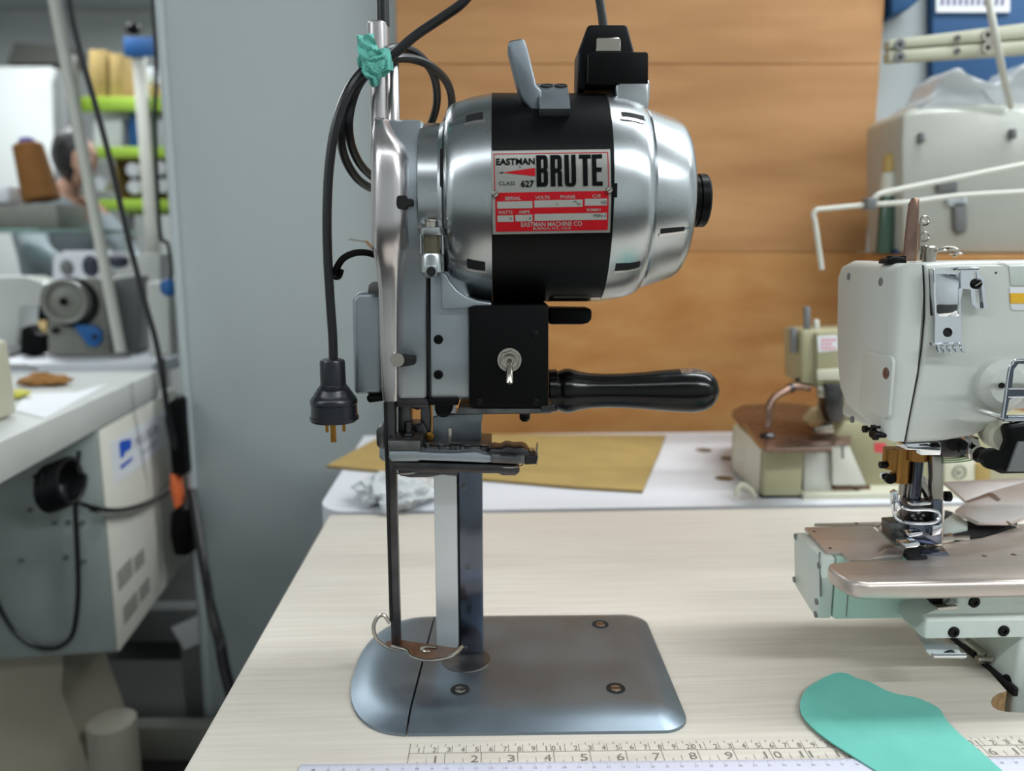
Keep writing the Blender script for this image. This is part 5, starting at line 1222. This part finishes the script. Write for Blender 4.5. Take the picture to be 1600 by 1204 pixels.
o = tag(O('brown_scrap', blob(.045, .022, .012, (0, 0, .010), 3, .5, 2, seed=2), mat('brown_leather', (150, 104, 50), 0, .7)), 'curled brown scrap lying on the left table', 'scrap'); o.location = LF.M @ Vector((sc_.x, sc_.y, .002))
o = tag(O('yellow_scrap', blob(.024, .020, .006, (0, 0, .006), 3, .4, 2, seed=5), m_yellow), 'yellow scrap near the left table edge', 'scrap'); sc_ = LF.at(24, 622, z=0); o.location = LF.M @ Vector((sc_.x, sc_.y, .002))
flat_on('dark_ruler', [(12, 549), (75, 533), (76, 540), (14, 558)], m_grey, 'dark grey bar lying left of the handwheel machine', 'bar', .012)
flat_on('tan_block', [(36, 532), (74, 528), (74, 512), (36, 516)], m_card, 'tan cardboard block behind the dark bar', 'cardboard', .03)
flat_on('cable_piece', [(16, 570), (40, 570), (60, 577), (40, 575), (16, 575)], m_grey, 'grey wire end lying on the left table', 'wire', .005)
# white leaning stand pole
pb = LF.at(190, 557, z=0); Wb = LF.M @ pb
pt = W.at(84, -4, y=Wb.y-.02)
pp = thing('white_pole', Fr((Wb.x, Wb.y, LH)), 'white pole with foot rising from the left table, leaning left', 'pole')
O('pole_tube', cyl((0, 0, .001), (pt.x-Wb.x, pt.y-Wb.y, pt.z-LH), .0135, 16), m_rack, pp)
O('pole_foot', box(-.022, .022, -.016, .012, .0005, .012, .002), m_grey, pp)
# second table and stuff beyond
ft = thing('far_table', Fr((-.95, 2.10, 0)), 'white table farther back at the partition edge', 'table')
O('table_top', box(-.95, .10, -.30, .55, LH-.03, LH, .003), m_white, ft)
for x in (-.9, -.3):
    for y in (-.27, .5): O('leg', box(x-.022, x+.022, y-.022, y+.022, 0, LH-.03, .002), m_rack, ft)
def far_box(name, outline, Y0, Y1, m, label, cat, bev=.004, zbase=None, ties=None):
    o = world_thing(name, outline, Y0, Y1, m, label, cat, bev)
    if zbase is not None:
        h = zbase-o.location.z
        me = o.data
        for v in me.vertices:
            if v.co.z < .35*max(u.co.z for u in me.vertices): v.co.z += h
        o.location.z = zbase
        for v in me.vertices: v.co.z -= h
    return o
fb1 = far_box('white_machine_head', [(80, 500), (82, 402), (100, 392), (175, 392), (175, 500)], 2.62, 2.78, m_white, 'white machine head behind the handwheel, with dark round window', 'machine', zbase=LH)
fb2 = far_box('white_machine_head', [(178, 520), (180, 398), (250, 396), (250, 520)], 2.35, 2.5, m_sew, 'pale machine head right of the white pole', 'machine', zbase=LH)
for i, (px, py, rx, ry, Y, hd0) in enumerate(((105, 418, .022, .028, 2.62, fb1), (142, 416, .028, .038, 2.62, fb1), (184, 408, .034, .020, 2.35, fb2))):
    p = W.at(px, py, y=Y); O('oval_cover', blob(rx, .02, ry, tuple(p-hd0.location), 3), m_grey if i == 0 else mat('navy_cover', (44, 48, 66), 0, .5), hd0)
o = far_box('grey_motor_box', [(232, 540), (228, 440), (262, 440), (266, 540)], 1.95, 2.05, m_sew, 'pale grey box beside the blue connector', 'box', zbase=LH)
bc = thing('blue_connector', Fr(W.at(263, 449, y=1.80)), 'blue round connector hanging on a cable at the partition edge', 'connector')
O('connector_body', blob(.019, .015, .021, (0, 0, 0), 3), m_blue, bc)
O('connector_cable', tube([Vector((.004, 0, .015)), W.at(268, 420, y=1.80)-W.at(263, 449, y=1.80), W.at(262, 380, y=1.80)-W.at(263, 449, y=1.80), W.at(250, 360, y=1.80)-W.at(263, 449, y=1.80), W.at(242, 200, y=1.80)-W.at(263, 449, y=1.80), W.at(236, -30, y=1.80)-W.at(263, 449, y=1.80), Vector((-.02, 0, CEIL-W.at(263, 449, y=1.80).z))], .0042, 8), m_rub, bc)
hcb = O('hanging_cable', tube([W.at(103, -60, y=1.50), W.at(112, 20, y=1.50), W.at(128, 90, y=1.50), W.at(148, 160, y=1.50), W.at(172, 250, y=1.50), W.at(200, 370, y=1.50), W.at(226, 470, y=1.50), W.at(243, 530, y=1.50), W.at(254, 590, y=1.50), W.at(263, 650, y=1.52), W.at(274, 700, y=1.54)], .0055, 8), m_rub)
tag(hcb, 'long dark cable hanging diagonally beside the white pole', 'cable')
# glass shelf with machine and thread cone
Yg = 2.9
zg = W.at(60, 357, y=Yg).z
gsf = thing('glass_shelf', Fr((-2.15, Yg, 0)), 'green-edged glass shelf behind the white pole', 'shelf')
O('glass_pane', box(-.50, .62, .0, .34, zg-.010, zg, .002), m_glass, gsf)
for x in (-.45, .58):
    O('shelf_post', box(x-.012, x+.012, .28, .31, 0, zg-.010, .002), m_rack, gsf)
far_box('grey_tray', [(-60, 356), (-60, 322), (88, 318), (92, 356)], Yg+.02, Yg+.22, m_grayd, 'grey tray standing on the glass shelf under the thread cone', 'tray', zbase=zg+.0005)
far_box('white_box', [(-60, 322), (-60, 288), (12, 290), (14, 322)], Yg+.04, Yg+.2, m_white, 'white flat box on the tray left of the thread cone', 'box', zbase=W.at(0, 318, y=Yg+.02).z+.004)
zc = W.at(70, 316, y=Yg+.08).z
k0 = W.at(66, 314, y=Yg+.09); k1 = W.at(43, 226, y=Yg+.09)
cn_ = thing('thread_cone', Fr((k0.x, k0.y, k0.z+.002)), 'brown thread cone with violet tip on the glass shelf', 'thread cone')
ax_ = (k1-k0); hC = ax_.length
o = O('thread_winding', lathe([(0, 0), (0, .062), (.006, .066), (hC-.006, .052), (hC, .046), (hC, 0)], 'z', (0, 0, 0), 32), m_cone, cn_)
o2 = O('cone_tip', lathe([(hC, .026), (hC+.010, .030), (hC+.022, .022), (hC+.026, 0)], 'z', (0, 0, 0), 20), m_purple, cn_)
cn_.rotation_euler = Vector((ax_.x, 0, ax_.z)).to_track_quat('Z', 'Y').to_euler()
# rack with lime beams and boxes
Yk = 4.0
rk = thing('storage_rack', Fr((0, 0, 0)), 'white-posted storage rack with lime green beams by the partition', 'rack')
xl_, xr_ = W.at(122, 200, y=Yk).x, -1.2
levels = []
for y0, y1 in ((151, 173), (229, 246), (311, 328)):
    za, zb = W.at(190, y1, y=Yk).z, W.at(190, y0, y=Yk).z; levels.append(zb)
    for dy in (0, .42): O('beam', box(xl_, xr_, Yk+dy, Yk+dy+.04, za, zb, .003), m_lime, rk)
    O('deck', box(xl_, xr_, Yk+.04, Yk+.42, za+.02, zb-.002, .001), m_rack, rk)
ztp = W.at(210, 88, y=Yk).z
for px in (118, 222):
    x = W.at(px, 120 if px > 200 else 170, y=Yk).x
    for dy in (-.03, .43): O('post', box(x-.03, x+.03, Yk+dy, Yk+dy+.03, 0, ztp, .003), m_rack if px > 200 else m_grey, rk)
O('blue_bracket', box(W.at(200, 70, y=Yk).x, W.at(262, 70, y=Yk).x, Yk-.05, Yk-.03, W.at(200, 92, y=Yk).z, W.at(200, 62, y=Yk).z, .003), m_blue, rk)
O('post_knob', blob(.035, .035, .03, tuple(W.at(208, 45, y=Yk-.02)), 3), m_black, rk)
for i, (x0, x1, y0, lv, m, lab, cat) in enumerate((
        (138, 166, 74, 0, m_card, 'leftmost upright cardboard box on the top level of the rack', 'box'), (171, 190, 80, 0, m_card, 'cardboard box beside the white rack post, top level', 'box'),
        (226, 243, 130, 0, m_card, 'small cardboard box under the white tub on the rack', 'box'),
        (146, 190, 180, 1, m_paper, 'white box with a pale blue print, middle level of the rack', 'box'), (202, 222, 174, 1, m_blue, 'blue folder box on the middle level of the rack', 'box'), (236, 256, 178, 1, m_white, 'pale box at the partition edge, middle level', 'box'),
        (184, 234, 246, 2, m_card, 'open cardboard box holding white rolls on the lowest lime level', 'box'), (242, 262, 262, 2, m_card, 'cardboard box at the partition edge, lowest lime level', 'box'))):
    o = world_thing('storage_box', R_(x0, y0, x1, {0: 151, 1: 229, 2: 311}[lv]), Yk+.06, Yk+.36, m, lab, cat, .004); o['group'] = 'boxes on the rack'
    if lv == 2:     # open front
        vs = [v.co for v in o.data.vertices]; x_0, x_1 = min(v.x for v in vs), max(v.x for v in vs); h_ = max(v.z for v in vs)
        nb = holed([(x_0, 0), (x_1, 0), (x_1, h_), (x_0, h_)], [[(x_0+.008, .008), (x_1-.008, .008), (x_1-.008, h_-.008), (x_0+.008, h_-.008)]], 0, .30, 'y')
        box(x_0, x_1, .292, .30, 0, h_, bm=nb); soften(nb); nb.to_mesh(o.data); nb.free()
    hgt = o.location.z-levels[lv]; o.location.z = levels[lv]+.001
for px, py, lab in ((207, 265, 'upper white roll in the open cardboard box'), (209, 292, 'lower white roll in the open cardboard box'), (248, 262, 'upper white roll at the partition edge'), (252, 290, 'lower white roll at the partition edge'), (155, 287, 'white roll beside the white pole, lowest lime level')):
    p = W.at(px, py, y=Yk+.02); o = O('white_roll', lathe([(0, 0), (0, .034), (.006, .036), (.12, .036), (.12, 0)], 'y', (0, 0, 0), 20), m_paper); o.location = p; tag(o, lab, 'roll', 'white rolls on the rack')
o = world_thing('white_tub', R_(226, 98, 243, 122), Yk+.06, Yk+.2, m_white, 'white tub above the small cardboard box on the rack', 'tub'); o.location.z = W.at(234, 130, y=Yk+.06).z+.004
# grey curtain wall and beam far left
far_box('grey_cabinet', [(-200, 560), (-200, 104), (80, 104), (86, 560)], 4.9, 5.3, m_wall_far, 'tall pale grey cabinet against the far wall at the left', 'cabinet', zbase=0)
far_box('dark_locker', [(96, 560), (86, 112), (104, 108), (116, 560)], 4.86, 5.2, m_grey, 'narrow dark grey locker between the tall cabinet and the rack', 'locker', zbase=0)
wob('trim_2', [(10, 100), (22, 66), (110, 72), (112, 98)], 5.6, 5.8, m_vent)
struct(bpy.data.objects['trim_2'])

# ------------------------------------------------------------------ person bending over work behind the shelf
PX_ = W.at(102, 252, y=3.6)
PF = Fr((PX_.x, 3.6, 0), 1.05)
pr = thing('person', PF, 'person with dark hair and pale blue shirt leaning over work behind the white pole', 'person')
hz_ = PX_.z
def skin_body(name, chains, m, parent, sub=2):
    """one continuous surface grown over joints; chains share vertices by position"""
    me = bpy.data.meshes.new(name); vs = []; es = []; rs = []; idx = {}
    def vid(p, r):
        k = tuple(round(c, 3) for c in p)
        if k not in idx: idx[k] = len(vs); vs.append(p); rs.append(r)
        return idx[k]
    for ch in chains:
        ids = [vid(p, r) for p, r in ch]
        es += list(zip(ids, ids[1:]))
    me.from_pydata(vs, es, []); o = bpy.data.objects.new(name, me); COL.objects.link(o)
    md = o.modifiers.new('s', 'SKIN'); 
    for i, sv in enumerate(me.skin_vertices[0].data): sv.radius = (rs[i], rs[i]*.85); sv.use_root = (i == 0)
    md.use_smooth_shade = True
    o.modifiers.new('u', 'SUBSURF').levels = sub; o.modifiers['u'].render_levels = sub
    me.materials.append(m); o.parent = parent; return o
H = (.0, -.10, hz_); neck = (-.02, -.02, hz_-.14); chest = (-.04, .04, hz_-.28); pelvis = (-.02, .16, .93)
shl, shr = (-.20, .0, hz_-.20), (.13, .0, hz_-.22)
legs = [[(pelvis, .13), ((-.11, .16, .86), .09), ((-.12, .14, .50), .062), ((-.12, .20, .09), .042), ((-.12, .08, .035), .035)], [(pelvis, .13), ((.08, .16, .86), .09), ((.09, .14, .50), .062), ((.09, .20, .09), .042), ((.09, .08, .035), .035)]]
el, er = (-.26, -.18, hz_-.42), (.20, -.16, hz_-.44)
hl, hr = (-.16, -.36, hz_-.52), (.04, -.36, hz_-.52)
arms = [[(chest, .14), (shl, .065), (el, .046), (hl, .03)], [(chest, .14), (shr, .065), (er, .046), (hr, .03)]]
fing = []
for hh, s in ((hl, 1), (hr, -1)):
    palm = (hh[0]+.01*s, hh[1]-.06, hh[2]-.01)
    fing.append([(hh, .03), (palm, .030)])
    for k in range(4):
        b0 = (palm[0]+(-.026+.017*k), palm[1]-.03, palm[2]-.004)
        fing.append([(palm, .030), (b0, .010), ((b0[0], b0[1]-.03, b0[2]-.012), .0085), ((b0[0], b0[1]-.045, b0[2]-.03), .007)])
    t0 = (palm[0]+.032*s, palm[1]+.005, palm[2]-.005); fing.append([(palm, .030), (t0, .011), ((t0[0]+.012*s, t0[1]-.028, t0[2]-.012), .009)])
body = skin_body('body', [[(pelvis, .13), (chest, .14), (neck, .055), ((-.01, -.06, hz_-.07), .055)]]+legs+arms+fing, m_skin, pr)
hdm = blob(.076, .092, .112, H, 4)
for v in hdm.verts:
    d = v.co-Vector(H)
    if d.z < 0: v.co.x -= d.x*.28*(-d.z/.11); v.co.y -= d.y*.1
nose = blob(.011, .016, .018, (H[0], H[1]-.092, H[2]-.015), 2); join(hdm, nose)
for s in (-1, 1): blob(.008, .014, .022, (H[0]+s*.076, H[1]+.005, H[2]-.005), 2, bm=hdm)
hd_ = O('head', hdm, m_skin, pr, 80)
for s in (-1, 1): O('eye', blob(.012, .006, .006, (H[0]+s*.03, H[1]-.083, H[2]+.012), 2), m_hair, hd_)
O('mouth', blob(.022, .005, .005, (H[0], H[1]-.080, H[2]-.052), 2), mat('lips', (170, 96, 90), 0, .5), hd_)
hr_ = blob(.084, .098, .118, (H[0]-.006, H[1]+.020, H[2]+.022), 4, .06, 4); O('hair', hr_, m_hair, pr, 80)
skin_body('shirt', [[((-.02, .155, .90), .150), ((-.03, .10, hz_-.45), .150), (chest, .160), ((-.03, .0, hz_-.18), .085)], [(chest, .160), (shl, .078), (el, .058), (tuple((Vector(el)*.35+Vector(hl)*.65)), .042)], [(chest, .160), (shr, .078), (er, .058), (tuple((Vector(er)*.35+Vector(hr)*.65)), .042)]], m_shirt, pr)
skin_body('trousers', [[((-.02, .16, .93), .145), ((-.11, .16, .86), .100), ((-.12, .14, .50), .074), ((-.12, .19, .10), .058)], [((-.02, .16, .93), .145), ((.08, .16, .86), .100), ((.09, .14, .50), .074), ((.09, .19, .10), .058)]], m_trous, pr)
